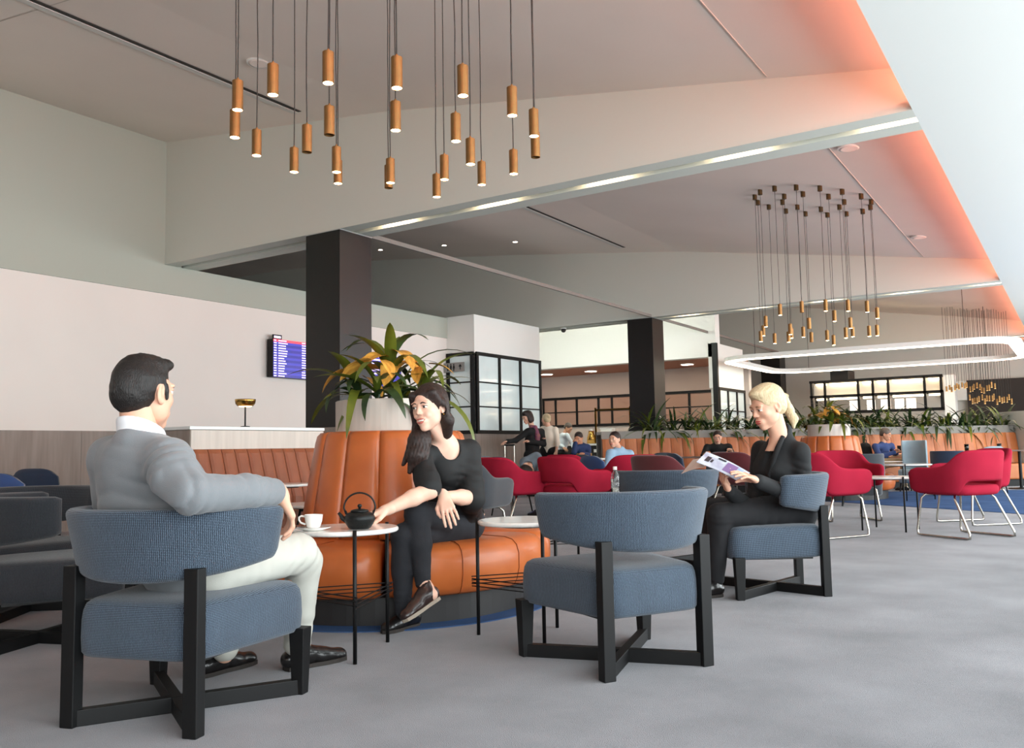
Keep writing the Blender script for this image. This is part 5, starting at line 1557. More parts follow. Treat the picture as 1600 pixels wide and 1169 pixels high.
# ------------------------------------------------------------------ brunette woman on the booth
M_blouse = mat('black_blouse', (20, 21, 22), .75, var=.1, vscale=5, bump=.15, bscale=200)
M_jean = mat('black_denim', (34, 35, 40), .85, var=.14, vscale=12, bump=.35, bscale=380)
M_brogue = mat('brown_black_leather', (44, 30, 28), .3, coat=.35)
M_heel = mat('pale_sole', (150, 138, 124), .7)
def parent_world(t):
    l = Vector(t.location)
    def loc(o): o.matrix_parent_inverse = Matrix.Translation(-l); return o
    return loc
def brunette():
    hip = W(708, 822, 4.93); hip[2] = .505
    t = thing('person', 'smiling brunette woman in a black top and jeans seated on the tan booth', 'person', (hip[0], hip[1], .43)); loc = parent_world(t)
    neck = W(694, 694, 4.74); chest = W(698, 730, 4.80); waist = W(706, 785, 4.90)
    shL, shR = W(733, 704, 4.86), W(655, 712, 4.64)
    elL, wrL = W(738, 778, 4.74), W(693, 776, 4.50); elR, wrR = W(672, 766, 4.47), W(604, 797, 4.33)
    up = (neck - hip) / np.linalg.norm(neck - hip); side = (shL - shR) / np.linalg.norm(shL - shR); front = np.cross(up, side); 
    if front @ FWD > 0: front = -front
    lo, hi = np.minimum.reduce([shL, shR, hip, elL, elR]) - .22, np.maximum.reduce([shL, shR, hip, elL, elR, neck]) + .2
    B = SDF(lo, hi, .0065)
    B.cone(hip + up * .02, .145, waist, .128, 0, flat=(front, .82)); B.cone(waist, .128, chest, .135, .04, flat=(front, .78)); B.cone(chest, .132, neck - up * .07, .10, .04, flat=(front, .78))
    B.cone(shL, .056, shR, .056, .05); B.ell(chest + front * .06 + side * .06, (.06, .06, .06), None, .04); B.ell(chest + front * .06 - side * .06, (.06, .06, .06), None, .04)
    B.cone(shL, .060, elL * .75 + shL * .25, .068, .03); B.cone(elL * .75 + shL * .25, .068, elL, .070, .02)
    B.cone(shR, .058, elR * .7 + shR * .3, .064, .03)
    B.cone(elR * .7 + shR * .3, .064, elR * .9 + shR * .1, .066, .02)
    B.cone(elL + np.array([.0, .0, -.02]), .05, hip + side * .13 + up * .02, .07, .04)         # loose hem
    B.fold((shL + elL) / 2 - FWD * .05, .15, up + side * .4, .045, .010, 1); B.fold((shR + elR) / 2, .12, up - side * .5, .04, .009, 2); B.fold(waist + front * .1, .16, side + up * .3, .05, .010, 3); B.fold(hip + side * .1, .18, up + side * .6, .05, .010, 4); B.noise(.0015, 60, 7)
    B.cone(neck + front * .045 - up * .015, .062, neck + front * .10 + up * .12, .085, .006, sub=True)      # scoop neckline
    B.cone(neck, .055, neck + up * .2, .075, .006, sub=True)
    loc(cloth('blouse', B, M_blouse, t))
    # jeans, left leg crossed over
    kL, aL = W(652, 802, 4.56), W(661, 910, 4.47); kR, aR = W(630, 838, 4.54), W(629, 955, 4.50)
    hL, hR = hip + side * .075, hip - side * .085
    J = SDF(np.minimum.reduce([kL, kR, aL, aR, hip]) - .16, np.maximum.reduce([kL, kR, aL, aR, hip]) + .2, .0065)
    J.cone(hL, .105, kL, .066, 0); J.cone(kL, .066, kL * .55 + aL * .45, .060, .02); J.cone(kL * .55 + aL * .45, .060, aL, .040, .02)
    J.cone(hR, .105, kR, .064, .02); J.cone(kR, .064, kR * .55 + aR * .45, .058, .02); J.cone(kR * .55 + aR * .45, .058, aR, .040, .02)
    J.cone(hL, .12, hR, .12, .04)
    J.fold(kL, .13, aL - kL, .035, .006, 1); J.fold(kL * .5 + hL * .5, .14, hL - kL, .05, .007, 2); J.fold(aL, .10, aL - kL, .03, .006, 3); J.fold(kR * .2 + aR * .8, .12, aR - kR, .035, .006, 4); J.noise(.0012, 80, 9)
    loc(cloth('jeans', J, M_jean, t))
    # shoes: right flat on the floor, left hanging, sole towards us
    a = np.array(FZ(650, 978)); b_ = np.array(FZ(592, 993)); a[2] = b_[2] = .001; dd = b_ - a; b_ = a + dd / np.linalg.norm(dd) * .25
    loc(shoe('shoe', a, b_, (0, 0, 1), M_shoeb, t, M_sole))
    h2, t2 = W(684, 938, 4.46), W(643, 966, 4.33)
    dd = t2 - h2; t2 = h2 + dd / np.linalg.norm(dd) * .235
    loc(shoe('shoe', h2, t2, (aL + np.array([0, 0, .1])) - (h2 * .8 + t2 * .2), M_brogue, t, M_heel))
    # body
    hc = W(671, 637, 4.63); Fd = -.50 * RT - .86 * FWD + np.array([0, 0, -.06]); Mh = frame(Fd, np.array([0, 0, 1.]) - RT * .10)
    hp, P = head_parts(hc, Mh, 1.03, 'f', res=.003, smile=1)
    N_ = SDF(hc - .3, hc + .3, .006); N_.cone(P(0, -.028, -.05), .047, neck, .052, 0); N_.cone(P(0, .01, -.08), .03, neck + front * .02, .045, .02)
    N_.cone(neck - up * .01, .055, shL * .65 + neck * .35 - up * .02, .045, .03); N_.cone(neck - up * .01, .055, shR * .65 + neck * .35 - up * .02, .045, .03); N_.cone(neck + front * .01, .050, chest + front * .035 + up * .06, .07, .04, flat=(front, .7))
    V, F = N_.mesh(2); parts = hp + [(V, F, 0)]
    A = SDF(np.minimum.reduce([elL, wrL, elR, wrR]) - .12, np.maximum.reduce([elL, wrL, elR, wrR]) + .14, .006)
    A.cone(elL * .8 + shL * .2, .046, elL, .042, 0); A.cone(elL, .043, elL * .6 + wrL * .4, .040, .02); A.cone(elL * .6 + wrL * .4, .040, wrL, .027, .02)
    A.cone(elR * .8 + shR * .2, .046, elR, .042, .0); A.cone(elR, .043, elR * .6 + wrR * .4, .041, .02); A.cone(elR * .6 + wrR * .4, .041, wrR, .027, .02)
    V, F = A.mesh(2); parts.append((V, F, 0))
    inner(parts, [[(neck, .05), (chest, .08), (hip, .09)], [(neck - up * .05, .05), (shL, .04), (elL, .036)], [(neck - up * .05, .05), (shR, .04), (elR, .036)], [(hip, .08), (kL, .045), (aL, .033)], [(hip, .08), (kR, .045), (aR, .033)]])
    tip = W(706, 812, 4.40)
    parts.append(hand_parts(wrL, tip - wrL, FWD * .8 + np.array([0, 0, -.5]), -1, .98, curl=(.25, .3, .32, .38), spread=.16, thumb=.2, arm=(wrL * .7 + elL * .3, .03)))
    parts.append(hand_parts(wrR, W(575, 806, 4.30) - wrR, np.array([0, 0, -1.]) + RT * -.2, 1, .98, curl=(.7, .8, .85, .9), thumb=.6, arm=(wrR * .7 + elR * .3, .03)))
    G = SDF(np.minimum(aL, aR) - .12, np.maximum(aL, aR) + .12, .006)
    G.cone(aL, .037, h2 * .8 + t2 * .2 + np.array([0, 0, .05]), .035, 0); G.cone(aR, .037, a * .75 + b_ * .25 + np.array([0, 0, .07]), .035, 0); V, F = G.mesh(2); parts.append((V, F, 0))
    loc(body(parts, t, [M_sk2, M_eye, M_iris, M_lip, M_brow, M_teeth]))
    # long dark hair, side parted, tucked behind the left ear, falling over the right shoulder in front
    H = SDF(hc - np.array([.30, .30, .52]), hc + .2, .004); s = 1.03
    E = lambda x, y, z, rx, ry, rz, k=.02, sub=False: H.ell(P(x, y, z), np.array([rx, ry, rz]) * s, Mh, k, sub)
    C_ = lambda p, ra, q, rb, k=.02, **kw: H.cone(P(*p), ra * s, P(*q), rb * s, k, **kw)
    E(0, -.024, .036, .0830, .1020, .0930, 0); E(0, -.06, -.03, .068, .060, .085, .03)
    E(.008, .102, -.018, .0600, .080, .096, .012, True)
    C_((-.060, .035, .072), .024, (-.080, .000, .012), .020); C_((-.080, .000, .012), .020, (-.074, -.040, -.08), .028); C_((-.074, -.040, -.08), .030, (-.03, -.07, -.145), .032)
    E(-.080, -.002, -.016, .016, .022, .034, .006, True)
    C_((.056, .050, .072), .022, (.074, .036, -.01), .018); C_((.074, .036, -.01), .018, (.080, .020, -.10), .026)
    f0 = P(.078, .005, -.12); f1 = W(655, 688, 4.60); f2 = W(651, 712, 4.56); f3 = W(640, 738, 4.54)
    H.cone(f0, .036, f1, .046, .03); H.cone(P(.055, -.05, -.06), .05, f1, .044, .03); H.cone(f1, .048, f2, .046, .03); H.cone(f2, .046, f3, .012, .03)
    H.cone(f1 + RT * .03, .034, W(664, 726, 4.55), .010, .02); H.cone(f1 - RT * .02, .034, W(630, 726, 4.58), .010, .02); H.cone(f2 + RT * .01, .03, W(654, 742, 4.54), .008, .02)
    H.fold(f1, .16, RT + np.array([0, 0, .25]), .016, .006, 3); H.fold(f2, .14, RT - np.array([0, 0, .2]), .018, .007, 5); H.fold(P(-.05, -.03, .03), .14, Mh[:, 1] + Mh[:, 2] * .4, .016, .004, 6); H.fold(P(.05, -.02, .06), .12, Mh[:, 0], .016, .004, 7)
    H.noise(.0008, 200, 4, (1, 1, .2))
    loc(cloth('hair', H, M_hbrown, t, 1))
    for sx in (-1,): o = MB().ell(P(sx * .080, -.004, -.044), (.004, .004, .004), 8, 6).build('earring', M_brass, t, smooth=True); loc(o)
    return t
brunette()

# ------------------------------------------------------------------ blonde woman with the magazine
M_blazer = mat('black_blazer', (24, 25, 27), .8, var=.08, vscale=4, bump=.25, bscale=400)
M_trous = mat('black_trousers', (24, 24, 27), .85, bump=.2, bscale=400)
def blonde():
    hip = W(1232, 812, 5.60); hip[2] = .52
    t = thing('person', 'blonde woman in a black blazer seated in profile reading a magazine', 'person', (hip[0], hip[1], .43)); loc = parent_world(t)
    neck = W(1219, 684, 5.50); chest = W(1216, 730, 5.54); waist = W(1226, 785, 5.58)
    shN, shF = W(1250, 707, 5.42), W(1190, 704, 5.70)
    elN, wrN = W(1258, 782, 5.42), W(1184, 752, 5.16); elF, wrF = W(1178, 800, 5.58), W(1140, 768, 5.28)
    up = (neck - hip) / np.linalg.norm(neck - hip); side = (shN - shF) / np.linalg.norm(shN - shF); front = np.cross(side, up)
    if front @ RT > 0: front = -front
    pts = [shN, shF, elN, wrN, elF, wrF, hip, neck]
    B = SDF(np.minimum.reduce(pts) - .2, np.maximum.reduce(pts) + .2, .007)
    B.cone(hip, .150, waist, .135, 0, flat=(front, .82)); B.cone(waist, .135, chest, .145, .04, flat=(front, .78)); B.cone(chest, .143, neck - up * .07, .105, .04, flat=(front, .78))
    B.cone(shN, .054, shF, .054, .05); B.ell(chest + front * .07 + side * .05, (.065, .065, .065), None, .04); B.ell(chest + front * .07 - side * .05, (.065, .065, .065), None, .04)
    B.cone(shN, .060, elN, .050, .03); B.cone(elN, .054, wrN, .042, .02); B.cone(shF, .064, elF, .054, .03); B.cone(elF, .054, wrF, .042, .02)
    B.cone(neck - up * .02 - front * .02, .064, neck + up * .035 - front * .035, .054, .02)
    B.cone(waist - front * .05, .14, hip - up * .06 - front * .02, .155, .04)
    B.fold((shN + elN) / 2 - FWD * .04, .16, up + RT * .5, .05, .010, 1); B.fold((elN + wrN) / 2, .15, wrN - elN, .045, .008, 2); B.fold(waist - FWD * .1, .16, up + RT * .3, .05, .009, 3); B.fold(shF * .4 + elF * .6, .14, up, .05, .009, 4); B.noise(.0015, 60, 13)
    B.cone(neck + front * .05, .05, neck + front * .10 + up * .12, .07, .006, sub=True); B.cone(neck + front * .075 - up * .02, .034, chest + front * .16 + up * .02, .012, .006, sub=True)
    B.cone(neck + up * .01, .045, neck + up * .2, .06, .004, sub=True)
    loc(cloth('blazer', B, M_blazer, t))
    # lapel edges
    for sg in (1,):
        pth = [neck + front * .03 + side * .055 * sg + up * .02, neck + front * .09 + side * .055 * sg - up * .04, chest + front * .135 + side * .045 * sg, waist + front * .125 + side * .02 * sg + up * .02]
        b = MB(); b.tube([tuple(p) for p in pth], [.014, .018, .014, .006], 8); loc(b.build('lapel', M_blazer, t, smooth=True))
    kN, aN = W(1124, 806, 5.32), W(1118, 880, 5.36); kF, aF = W(1112, 798, 5.55), W(1100, 880, 5.60)
    aN[2] = aF[2] = .11
    J = SDF(np.minimum.reduce([kN, kF, aN, aF, hip]) - .2, np.maximum.reduce([kN, kF, aN, aF, hip]) + .2, .0075)
    hN, hF = hip + side * .09, hip - side * .09
    J.cone(hN, .11, kN, .074, 0); J.cone(kN, .074, aN, .05, .02); J.cone(hF, .11, kF, .074, .02); J.cone(kF, .074, aF, .05, .02); J.cone(hN, .12, hF, .12, .04)
    J.fold((hN + kN) / 2, .22, kN - hN, .07, .008, 3); J.fold(kN, .14, aN - kN, .05, .008, 5); J.noise(.0015, 60, 3); loc(cloth('trousers', J, M_trous, t))
    for a in (aN, aF):
        h_ = a.copy(); h_[2] = .001; e_ = h_ + front * np.array([1, 1, 0]) / np.linalg.norm(front[:2]) * .23; h_ = h_ - (e_ - h_) * .12; e_[2] = .001
        loc(shoe('shoe', h_, e_, (0, 0, 1), M_shoeb, t, M_sole))
    hc = W(1199, 636, 5.45); Mh = frame((-.50, -.78, -.36), (0, 0, 1))
    Fd = -.90 * RT - .40 * FWD + np.array([0, 0, -.34]); Mh = frame(Fd)
    hp, P = head_parts(hc, Mh, 1.10, 'f', res=.0033)
    N_ = SDF(hc - .26, hc + .26, .006); N_.cone(P(0, -.028, -.05), .050, neck, .054, 0); N_.cone(P(0, .01, -.08), .03, neck + front * .02, .045, .02); N_.cone(neck, .05, chest + front * .075 + up * .06, .05, .03)
    V, F = N_.mesh(2); parts = hp + [(V, F, 0)]
    inner(parts, [[(neck, .05), (chest, .08), (hip, .09)], [(neck - up * .05, .05), (shN, .04), (elN, .035), (wrN, .026)], [(neck - up * .05, .05), (shF, .04), (elF, .035), (wrF, .026)], [(hip, .08), (kN, .045), (aN, .033)], [(hip, .08), (kF, .045), (aF, .033)]])
    parts.append(hand_parts(wrN, W(1150, 734, 5.08) - wrN, np.array([0, 0, -.9]) - FWD * -.3, -1, 1.05, curl=(.25, .3, .35, .4), thumb=.9, arm=(wrN * .75 + elN * .25, .032)))
    parts.append(hand_parts(wrF, W(1120, 735, 5.22) - wrF, -FWD * .3 + RT * .3 + np.array([0, 0, .8]), 1, 1.05, curl=(.75, .8, .8, .85), thumb=.4, arm=(wrF * .75 + elF * .25, .032)))
    loc(body(parts, t, [M_sk1, M_eye, M_iris, M_lipr, M_browb, M_teeth]))
    H = SDF(hc - .36, hc + .36, .004); s = 1.10
    E = lambda x, y, z, rx, ry, rz, k=.02, sub=False: H.ell(P(x, y, z), np.array([rx, ry, rz]) * s, Mh, k, sub)
    E(0, -.022, .038, .0815, .1030, .0945, 0); E(0, -.06, -.015, .064, .058, .06, .03); E(0, .02, .098, .05, .07, .03, .03)
    E(0, .108, -.006, .085, .070, .086, .012, True)
    for sx in (-1, 1): E(sx * .086, .006, -.024, .026, .034, .040, .008, True)
    E(0, -.04, -.115, .09, .09, .05, .01, True)
    E(0, -.118, .018, .024, .022, .024, .01)
    g0, g1, g2, g3 = P(0, -.135, .012), W(1232, 640, 5.56), W(1240, 655, 5.55), W(1240, 668, 5.53)
    H.cone(g0, .022 * s, g1, .030, .02); H.cone(g1, .030, g2, .026, .02); H.cone(g2, .026, g3, .010, .02)
    H.fold(P(0, 0, .08), .15, Mh[:, 0], .014, .004, 2); H.fold(P(-.07, -.03, .03), .12, Mh[:, 2] + Mh[:, 1] * .3, .014, .004, 3); H.fold((g1 + g2) / 2, .09, RT, .012, .005, 4); H.noise(.0007, 200, 6, (1, .25, 1))
    loc(cloth('hair', H, M_hblond, t, 1))
    # elastic round the pony tail
    b = MB(); n = 14; c_ = P(0, -.132, .014); dv = g1 - g0; dv /= np.linalg.norm(dv); u_ = np.cross(dv, [0, 0, 1]); u_ /= np.linalg.norm(u_); v_ = np.cross(dv, u_)
    b.tube([tuple(c_ + (u_ * math.cos(2 * PI * i / n) + v_ * math.sin(2 * PI * i / n)) * .027) for i in range(n)], .006, 6, close=True); loc(b.build('hair_tie', M_hblond, t, smooth=True))
    # magazine held open, cover towards us
    A_, B_, C_, D_ = W(1088, 722, 5.18), W(1104, 706, 5.28), W(1172, 739, 5.26), W(1154, 752, 5.16)
    m = thing('magazine', 'glossy magazine held open by the blonde woman', 'magazine', tuple((A_ + C_) / 2)); ml = parent_world(m)
    nrm = np.cross(B_ - A_, D_ - A_); nrm /= np.linalg.norm(nrm); 
    if nrm @ FWD > 0: nrm = -nrm
    def sheet(p, q, r_, s_, th, name, mm, off=0.0):
        b = MB(); n_ = 8; rings = []
        for i in range(n_ + 1):
            f_ = i / n_; L0 = p + (s_ - p) * f_; L1 = q + (r_ - q) * f_; bow = nrm * (.010 * math.sin(PI * f_) + off)
            rings.append([tuple(L0 + bow), tuple(L1 + bow), tuple(L1 + bow - nrm * th), tuple(L0 + bow - nrm * th)])
        b.loft(rings); return ml(b.build(name, mm, m))
    sheet(A_, B_, C_, D_, .004, 'cover', mat('magazine_cover', (190, 196, 204), .25, rgb2=(150, 150, 168), var=.1, vscale=14, coat=.4))
    E_, F_ = W(1066, 738, 5.30), W(1084, 716, 5.38)
    sheet(E_, F_, B_ + (C_ - B_) * .25, A_ + (D_ - A_) * .2, .003, 'back_page', mat('magazine_page', (200, 184, 176), .4), -.012)
    for (u0, u1, v0, v1, mm) in ((.10, .20, .30, .72, 'dark'), (.22, .27, .35, .6, 'dark'), (.55, .80, .15, .85, 'violet'), (.82, .93, .2, .8, 'bluep'), (.32, .5, .78, .9, 'dark')):
        mm = {'dark': mat('print_black', (40, 40, 48), .3), 'violet': mat('print_violet', (112, 84, 128), .3), 'bluep': mat('print_blue', (120, 150, 190), .3)}[mm]
        g = lambda u, v: A_ + (D_ - A_) * u + (B_ - A_) * v
        bw = lambda u: nrm * (.010 * math.sin(PI * u) + .0006)
        b = MB(); b.add([tuple(g(u0, v0) + bw(u0)), tuple(g(u1, v0) + bw(u1)), tuple(g(u1, v1) + bw(u1)), tuple(g(u0, v1) + bw(u0))], [(0, 1, 2, 3)]); ml(b.build('print', mm, m))
    return t
blonde()
# ================================================================== people in the background
def bg_person(lab, head, look, pts, top, bottom, skin, hair, hairstyle='short', scarf=None, res=.012, sleeve=1.0, s=1.0, stand=False, seat=.44, extra=None):
    """head=(px,py,d); look = facing in camera terms (right, forward, up); pts: neck, hip, shL, shR, elL, elR, haL, haR, kL, kR (px,py,d); feet follow the knees"""
    Pt = {k: W(*v) for k, v in pts.items()}
    hip = Pt['hip']; t = thing('person', lab, 'person', (hip[0], hip[1], 0.0 if stand else seat)); loc = parent_world(t)
    neck = Pt['neck']; up = neck - hip; up /= np.linalg.norm(up); side = Pt['shL'] - Pt['shR']; side /= np.linalg.norm(side); front = np.cross(up, side)
    allp = list(Pt.values()); lo = np.minimum.reduce(allp) - .3; hi = np.maximum.reduce(allp) + .3
    B = SDF(lo, hi, res); chest = hip * .35 + neck * .65 - up * .04
    B.cone(hip, .15 * s, chest, .15 * s, 0, flat=(front, .8)); B.cone(chest, .15 * s, neck - up * .06, .10 * s, .04, flat=(front, .8)); B.cone(Pt['shL'], .062 * s, Pt['shR'], .062 * s, .05)
    for q in 'LR':
        B.cone(Pt['sh' + q], .062 * s, Pt['el' + q], .05 * s, .03)
        e = Pt['el' + q] + (Pt['ha' + q] - Pt['el' + q]) * min(1, sleeve)
        if sleeve > 0: B.cone(Pt['el' + q], .05 * s, e, .042 * s, .02)
    B.noise(.005, 30, 3)
    B.cone(neck + up * .02, .05, neck + up * .2, .06, .004, sub=True)
    loc(cloth('top', B, top, t, 1))
    T = SDF(lo - [0, 0, .0], hi, res); feet = []
    for q, sg in (('L', 1), ('R', -1)):
        h = hip + side * .085 * sg; k = Pt['k' + q]; T.cone(h, .105 * s, k, .072 * s, .03)
        a = Pt.get('a' + q)
        if a is None: a = k.copy(); a[2] = .10
        a = a.copy(); a[2] = max(a[2], .09); feet.append(a)
    lo2 = np.minimum(lo, np.minimum.reduce(feet) - .15); T = SDF(lo2, hi, res)
    for (q, sg), a in zip((('L', 1), ('R', -1)), feet):
        h = hip + side * .085 * sg; k = Pt['k' + q]; T.cone(h, .105 * s, k, .072 * s, .03); T.cone(k, .072 * s, a, .05 * s, .02)
    T.cone(hip - side * .06, .12 * s, hip + side * .06, .12 * s, .04); T.noise(.004, 32, 2)
    loc(cloth('trousers', T, bottom, t, 1))
    fd = front.copy(); fd[2] = 0; fd /= np.linalg.norm(fd) + 1e-9
    for a in feet:
        b = MB(); rings = []
        for u, w_, h_ in ((-.07, .028, .05), (-.03, .04, .09), (.05, .042, .085), (.12, .044, .055), (.19, .032, .035)):
            c_ = a + fd * u; sd = np.cross(fd, [0, 0, 1]); rings.append([tuple(c_ * [1, 1, 0] + sd * x * w_ + np.array([0, 0, z * h_ + .002])) for x, z in ((-1, 0), (1, 0), (1, .6), (.5, 1), (-.5, 1), (-1, .6))])
        b.loft(rings); loc(b.build('shoe', M_shoeb, t))
    hc = W(*head); Mh = frame(look[0] * RT + look[1] * FWD + np.array([0, 0, look[2]]))
    hp, P = head_parts(hc, Mh, s, 'm', res=.0065); parts = hp
    N_ = SDF(hc - .28, hc + .28, .011); N_.cone(P(0, -.025, -.05), .052, neck - up * .02, .055, 0); V, F = N_.mesh(1); parts.append((V, F, 0))
    inner(parts, [[(neck, .05), (chest, .08), (hip, .09)]] + [[(neck - up * .05, .05), (Pt['sh' + q], .04), (Pt['el' + q], .034), (Pt['ha' + q], .028)] for q in 'LR'] + [[(hip, .08), (Pt['k' + q], .045), (a, .035)] for q, a in zip('LR', feet)], .014)
    for q, sd in (('L', -1), ('R', 1)):
        w0 = Pt['ha' + q]; dv = w0 - Pt['el' + q]; dv /= np.linalg.norm(dv)
        parts.append(hand_parts(w0, dv, np.array([0, 0, -1.]) + .3 * front, sd, 1.0, curl=(.5,) * 4, res=.007, arm=(Pt['el' + q] + (w0 - Pt['el' + q]) * max(0, sleeve - .1), .034)))
    loc(body(parts, t, [skin, M_eye, M_iris, M_lip, M_brow, M_teeth]))
    H = SDF(hc - .3, hc + .24, .007); E = lambda x, y, z, rx, ry, rz, k=.02, sub=False: H.ell(P(x, y, z), np.array([rx, ry, rz]) * s, Mh, k, sub)
    E(0, -.022, .036, .080, .101, .091, 0); E(0, -.055, -.01, .064, .06, .06, .03)
    if hairstyle == 'bob':
        for sx in (-1, 1): E(sx * .066, -.005, -.045, .030, .055, .075, .03)
        E(0, -.06, -.05, .075, .055, .085, .03); E(0, .03, .10, .05, .06, .03, .03); E(0, .115, -.045, .058, .075, .085, .012, True)
    elif hairstyle == 'bun':
        E(0, .108, -.006, .085, .070, .086, .012, True); E(0, -.11, .05, .04, .04, .04, .01)
        E(0, -.04, -.115, .09, .09, .05, .01, True)
    else:
        E(0, .112, .010, .085, .066, .076, .012, True); E(0, .062, -.085, .12, .080, .070, .012, True)
        for sx in (-1, 1): E(sx * .084, -.008, -.030, .022, .028, .040, .008, True)
        E(0, -.07, -.112, .12, .10, .036, .01, True)
    loc(cloth('hair', H, hair, t, 1))
    if scarf is not None:
        S = SDF(neck - .32, neck + .2, .011); S.cone(neck - side * .05 + front * .02, .045, neck + side * .05 + front * .02, .045, 0); S.cone(neck + front * .07, .05, neck + front * .14 - up * .18, .05, .03); S.cone(neck + front * .14 - up * .18, .05, neck + front * .13 - up * .28, .045, .03); S.noise(.006, 45, 4)
        loc(cloth('scarf', S, scarf, t, 1))
    return t, loc, Pt
M_cream = mat('cream_blouse', (236, 222, 204), .8); M_blackcl = mat('black_cloth', (18, 17, 18), .85); M_navyj = mat('navy_blazer', (34, 52, 92), .85, bump=.2, bscale=200); M_white_sh = mat('white_cotton', (228, 236, 240), .8)
M_ltblue = mat('light_blue_shirt', (150, 182, 208), .8, var=.05, vscale=20); M_bluej = mat('blue_jumper', (48, 66, 112), .9, bump=.3, bscale=160); M_khaki = mat('khaki_trousers', (190, 164, 128), .85); M_greyj = mat('grey_jumper', (104, 116, 126), .9, bump=.3, bscale=160)
M_purple = mat('purple_scarf', (104, 52, 96), .9, rgb2=(150, 96, 84), var=.1, vscale=14); M_darkj = mat('dark_jeans', (38, 42, 54), .85)

d = 17.2
bg_person('standing woman in black with a purple scarf holding a suitcase handle', (824, 652, d), (-.8, -.5, -.35), dict(neck=(832, 668, d), hip=(832, 712, d), shL=(826, 674, d - .15), shR=(846, 675, d + .1), elL=(806, 688, d - .3), elR=(850, 694, d), haL=(793, 690, d - .45), haR=(826, 690, d - .3), kL=(828, 748, d - .1), kR=(838, 748, d)),
          M_blackcl, M_blackcl, M_sk1, M_hbrown, 'bob', M_purple, stand=True, s=1.05)
q = W(796, 700, 16.9); t = thing('suitcase', 'wheeled cabin suitcase with a raised handle beside the standing woman', 'suitcase', (q[0], q[1], 0), math.radians(YAW))
MB().loft([[(x, y, z) for x, y in rrect(.36, .22, .04, 4)] for z in (.05, .58)]).build('shell', mat('suitcase_red', (96, 40, 44), .4), t, bevel=.02, seg=3)
for sx in (-1, 1): MB().tube([(sx * .09, .0, .58), (sx * .09, .0, 1.0)], .008, 6).build('handle_tube', M_chrome, t)
MB().tube([(-.10, 0, 1.0), (.10, 0, 1.0)], .014, 8).build('handle_grip', M_black, t)
for sx in (-1, 1):
    for sy in (-1, 1): MB().lathe([(0, -.012), (.025, -.012), (.025, .012), (0, .012)], 14).build('wheel', M_black, t).matrix_basis = Matrix.Translation((sx * .13, sy * .07, .026)) @ Matrix.Rotation(PI / 2, 4, 'Y')
d = 17.6
bg_person('standing blonde woman in a cream blouse seen from behind', (853, 656, d), (-.5, .8, -.15), dict(neck=(857, 667, d), hip=(858, 704, d), shL=(848, 671, d + .1), shR=(868, 672, d - .05), elL=(844, 686, d - .05), elR=(871, 692, d - .15), haL=(848, 684, d - .25), haR=(869, 706, d - .2), kL=(855, 740, d), kR=(862, 740, d)),
          M_cream, M_blackcl, M_sk1, M_hblond, 'bun', stand=True, sleeve=.3)
d = 20.9
bg_person('man in a white shirt leaning over behind the buffet counter', (888, 669, d), (.7, -.5, -.5), dict(neck=(882, 678, d), hip=(876, 708, d), shL=(886, 681, d - .2), shR=(876, 682, d + .1), elL=(893, 692, d - .2), elR=(872, 693, d), haL=(896, 699, d - .3), haR=(880, 699, d - .2), kL=(878, 738, d), kR=(874, 738, d)),
          M_white_sh, M_blackcl, M_sk3, M_hgrey, stand=True, sleeve=1)
d = 16.8
bg_person('seated man in a navy blazer with a hand at his head', (904, 685, d), (-.35, -.85, -.3), dict(neck=(907, 695, d), hip=(912, 720, d + .1), shL=(918, 699, d + .05), shR=(900, 700, d - .1), elL=(920, 711, d - .1), elR=(896, 708, d - .3), haL=(912, 709, d - .4), haR=(899, 693, d - .15), kL=(905, 722, d - .45), kR=(898, 722, d - .5)),
          M_navyj, M_darkj, M_sk3, M_hbrown)
q = W(912, 718, 16.9); t = thing('wooden_chair', 'light wooden chair the man in the navy blazer sits on', 'chair', (q[0], q[1], 0), .3)
MB().box((-.21, -.21, .42), (.21, .21, .45)).build('seat', mat('oak', (176, 128, 76), .5), t, bevel=.006); MB().box((-.2, -.22, .62), (.2, -.19, .82)).build('backrest', MATS['oak'], t, bevel=.006)
for sx in (-1, 1):
    for sy in (-1, 1): MB().tube([(sx * .18, sy * .19, 0), (sx * .18, sy * .19, .42 if sy > 0 else .80)], .015, 8).build('leg', MATS['oak'], t)
q = W(925, 716, 16.3); t = thing('cafe_table', 'small white table by the man in the navy blazer', 'table', (q[0], q[1], 0), .3)
MB().lathe([(0, .70), (.32, .70), (.32, .725), (0, .725)], 32).build('table_top', M_white, t); MB().tube([(0, 0, .02), (0, 0, .70)], .025, 10).build('pedestal', M_black, t); MB().lathe([(0, 0), (.2, 0), (.2, .015), (0, .02)], 24).build('base', M_black, t)
d = 13.3
bg_person('seated man in a light blue shirt looking to the left', (960, 687, d), (-.55, -.75, 0), dict(neck=(966, 700, d), hip=(972, 740, d + .1), shL=(984, 710, d), shR=(954, 708, d - .1), elL=(992, 735, d - .05), elR=(948, 732, d - .2), haL=(978, 745, d - .35), haR=(955, 745, d - .4), kL=(968, 748, d - .5), kR=(950, 748, d - .5)),
          M_ltblue, M_darkj, M_sk1, M_hbrown, s=1.02)
d = 19.2
bg_person('person in black standing behind the trough left of the second column', (995, 657, d), (-.2, .9, -.2), dict(neck=(996, 668, d), hip=(997, 700, d), shL=(987, 671, d), shR=(1006, 671, d), elL=(984, 684, d), elR=(1008, 684, d), haL=(986, 694, d), haR=(1006, 694, d), kL=(993, 730, d), kR=(1000, 730, d)),
          M_blackcl, M_blackcl, M_sk1, M_hgrey, stand=True)
d = 16.35
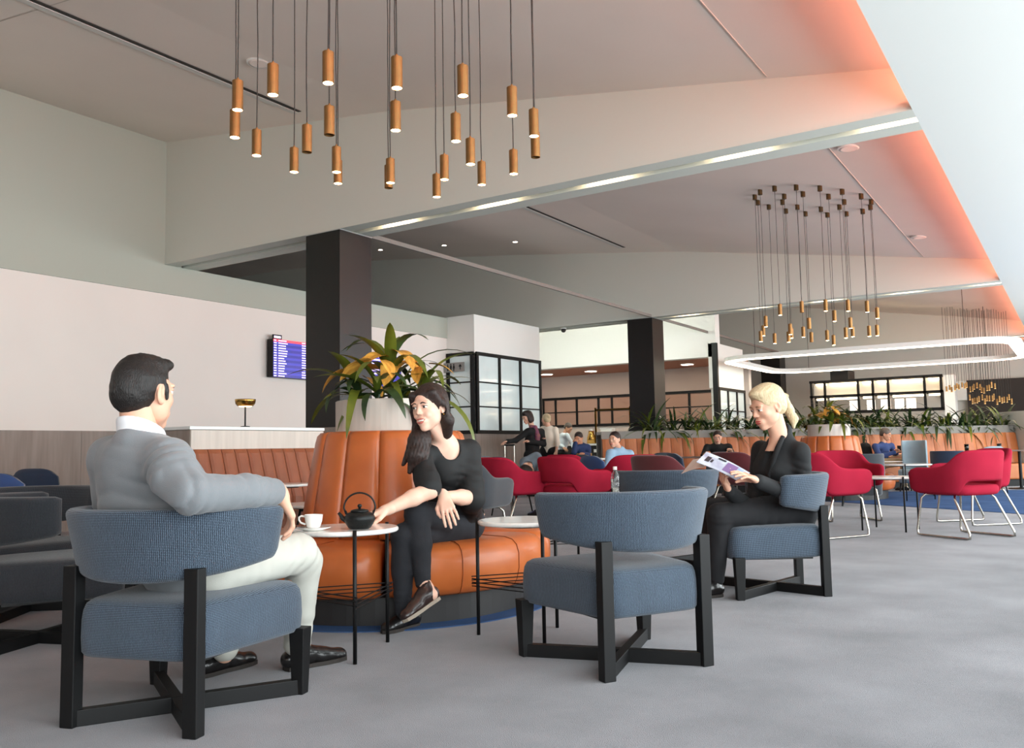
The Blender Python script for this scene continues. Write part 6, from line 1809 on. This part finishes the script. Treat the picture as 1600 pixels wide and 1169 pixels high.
bg_person('seated man in a black tee shirt at the dark table by the tan banquette', (1121, 683, d), (-.2, -.95, -.2), dict(neck=(1121, 694, d), hip=(1122, 728, d + .15), shL=(1138, 699, d), shR=(1105, 699, d), elL=(1146, 712, d - .15), elR=(1099, 712, d - .15), haL=(1142, 704, d - .4), haR=(1104, 708, d - .4), kL=(1132, 730, d - .4), kR=(1112, 730, d - .4)),
          M_blackcl, M_darkj, M_sk1, M_hbrown, sleeve=.2)
d = 17.1
pe, loc, Pt = bg_person('seated man in a blue jumper with crossed legs looking at his phone', (1384, 679, d), (.75, -.55, -.35), dict(neck=(1380, 692, d), hip=(1376, 724, d + .1), shL=(1392, 697, d + .15), shR=(1368, 698, d - .15), elL=(1400, 712, d + .05), elR=(1374, 714, d - .3), haL=(1402, 704, d - .25), haR=(1398, 707, d - .35), kL=(1428, 712, d - .3), kR=(1412, 722, d - .35), aL=(1440, 716, d - .5)),
          M_bluej, M_khaki, M_sk3, M_hgrey, sleeve=.95)
q = W(1405, 702, 16.75); t = thing('phone', 'small phone held by the man in the blue jumper', 'phone', (q[0], q[1], q[2]), .4)
MB().box((-.035, -.004, -.07), (.035, .004, .07)).build('case', M_black, t, bevel=.003); MB().box((-.031, .004, -.064), (.031, .005, .064)).build('screen', M_scr, t)
q = W(1352, 706, 17.3); t = thing('backpack', 'black backpack on the banquette behind the man in the blue jumper', 'backpack', (q[0], q[1], .45), .6)
D = SDF((-.2, -.2, 0), (.2, .2, .55), .014); D.cone((0, 0, .15), .15, (0, 0, .36), .12, 0); o = cloth('bag', D, M_blackcl, t, 1)
MB().tube([(-.03, 0, .46), (-.03, 0, .53), (.03, 0, .53), (.03, 0, .46)], .01, 6).build('grab_handle', M_black, t)
# person bending forward in a grey jumper (head down, hidden by the red chair)
d = 12.6
bg_person('person in a grey jumper bent forward between the red tub chairs', (822, 742, d - .35), (-.3, -.2, -.9), dict(neck=(829, 728, d - .25), hip=(853, 735, d), shL=(838, 714, d), shR=(820, 722, d - .2), elL=(845, 732, d - .35), elR=(818, 740, d - .4), haL=(838, 748, d - .45), haR=(822, 752, d - .45), kL=(842, 752, d - .5), kR=(850, 754, d - .4)),
          M_greyj, M_darkj, M_sk1, M_hbrown, s=1.1)
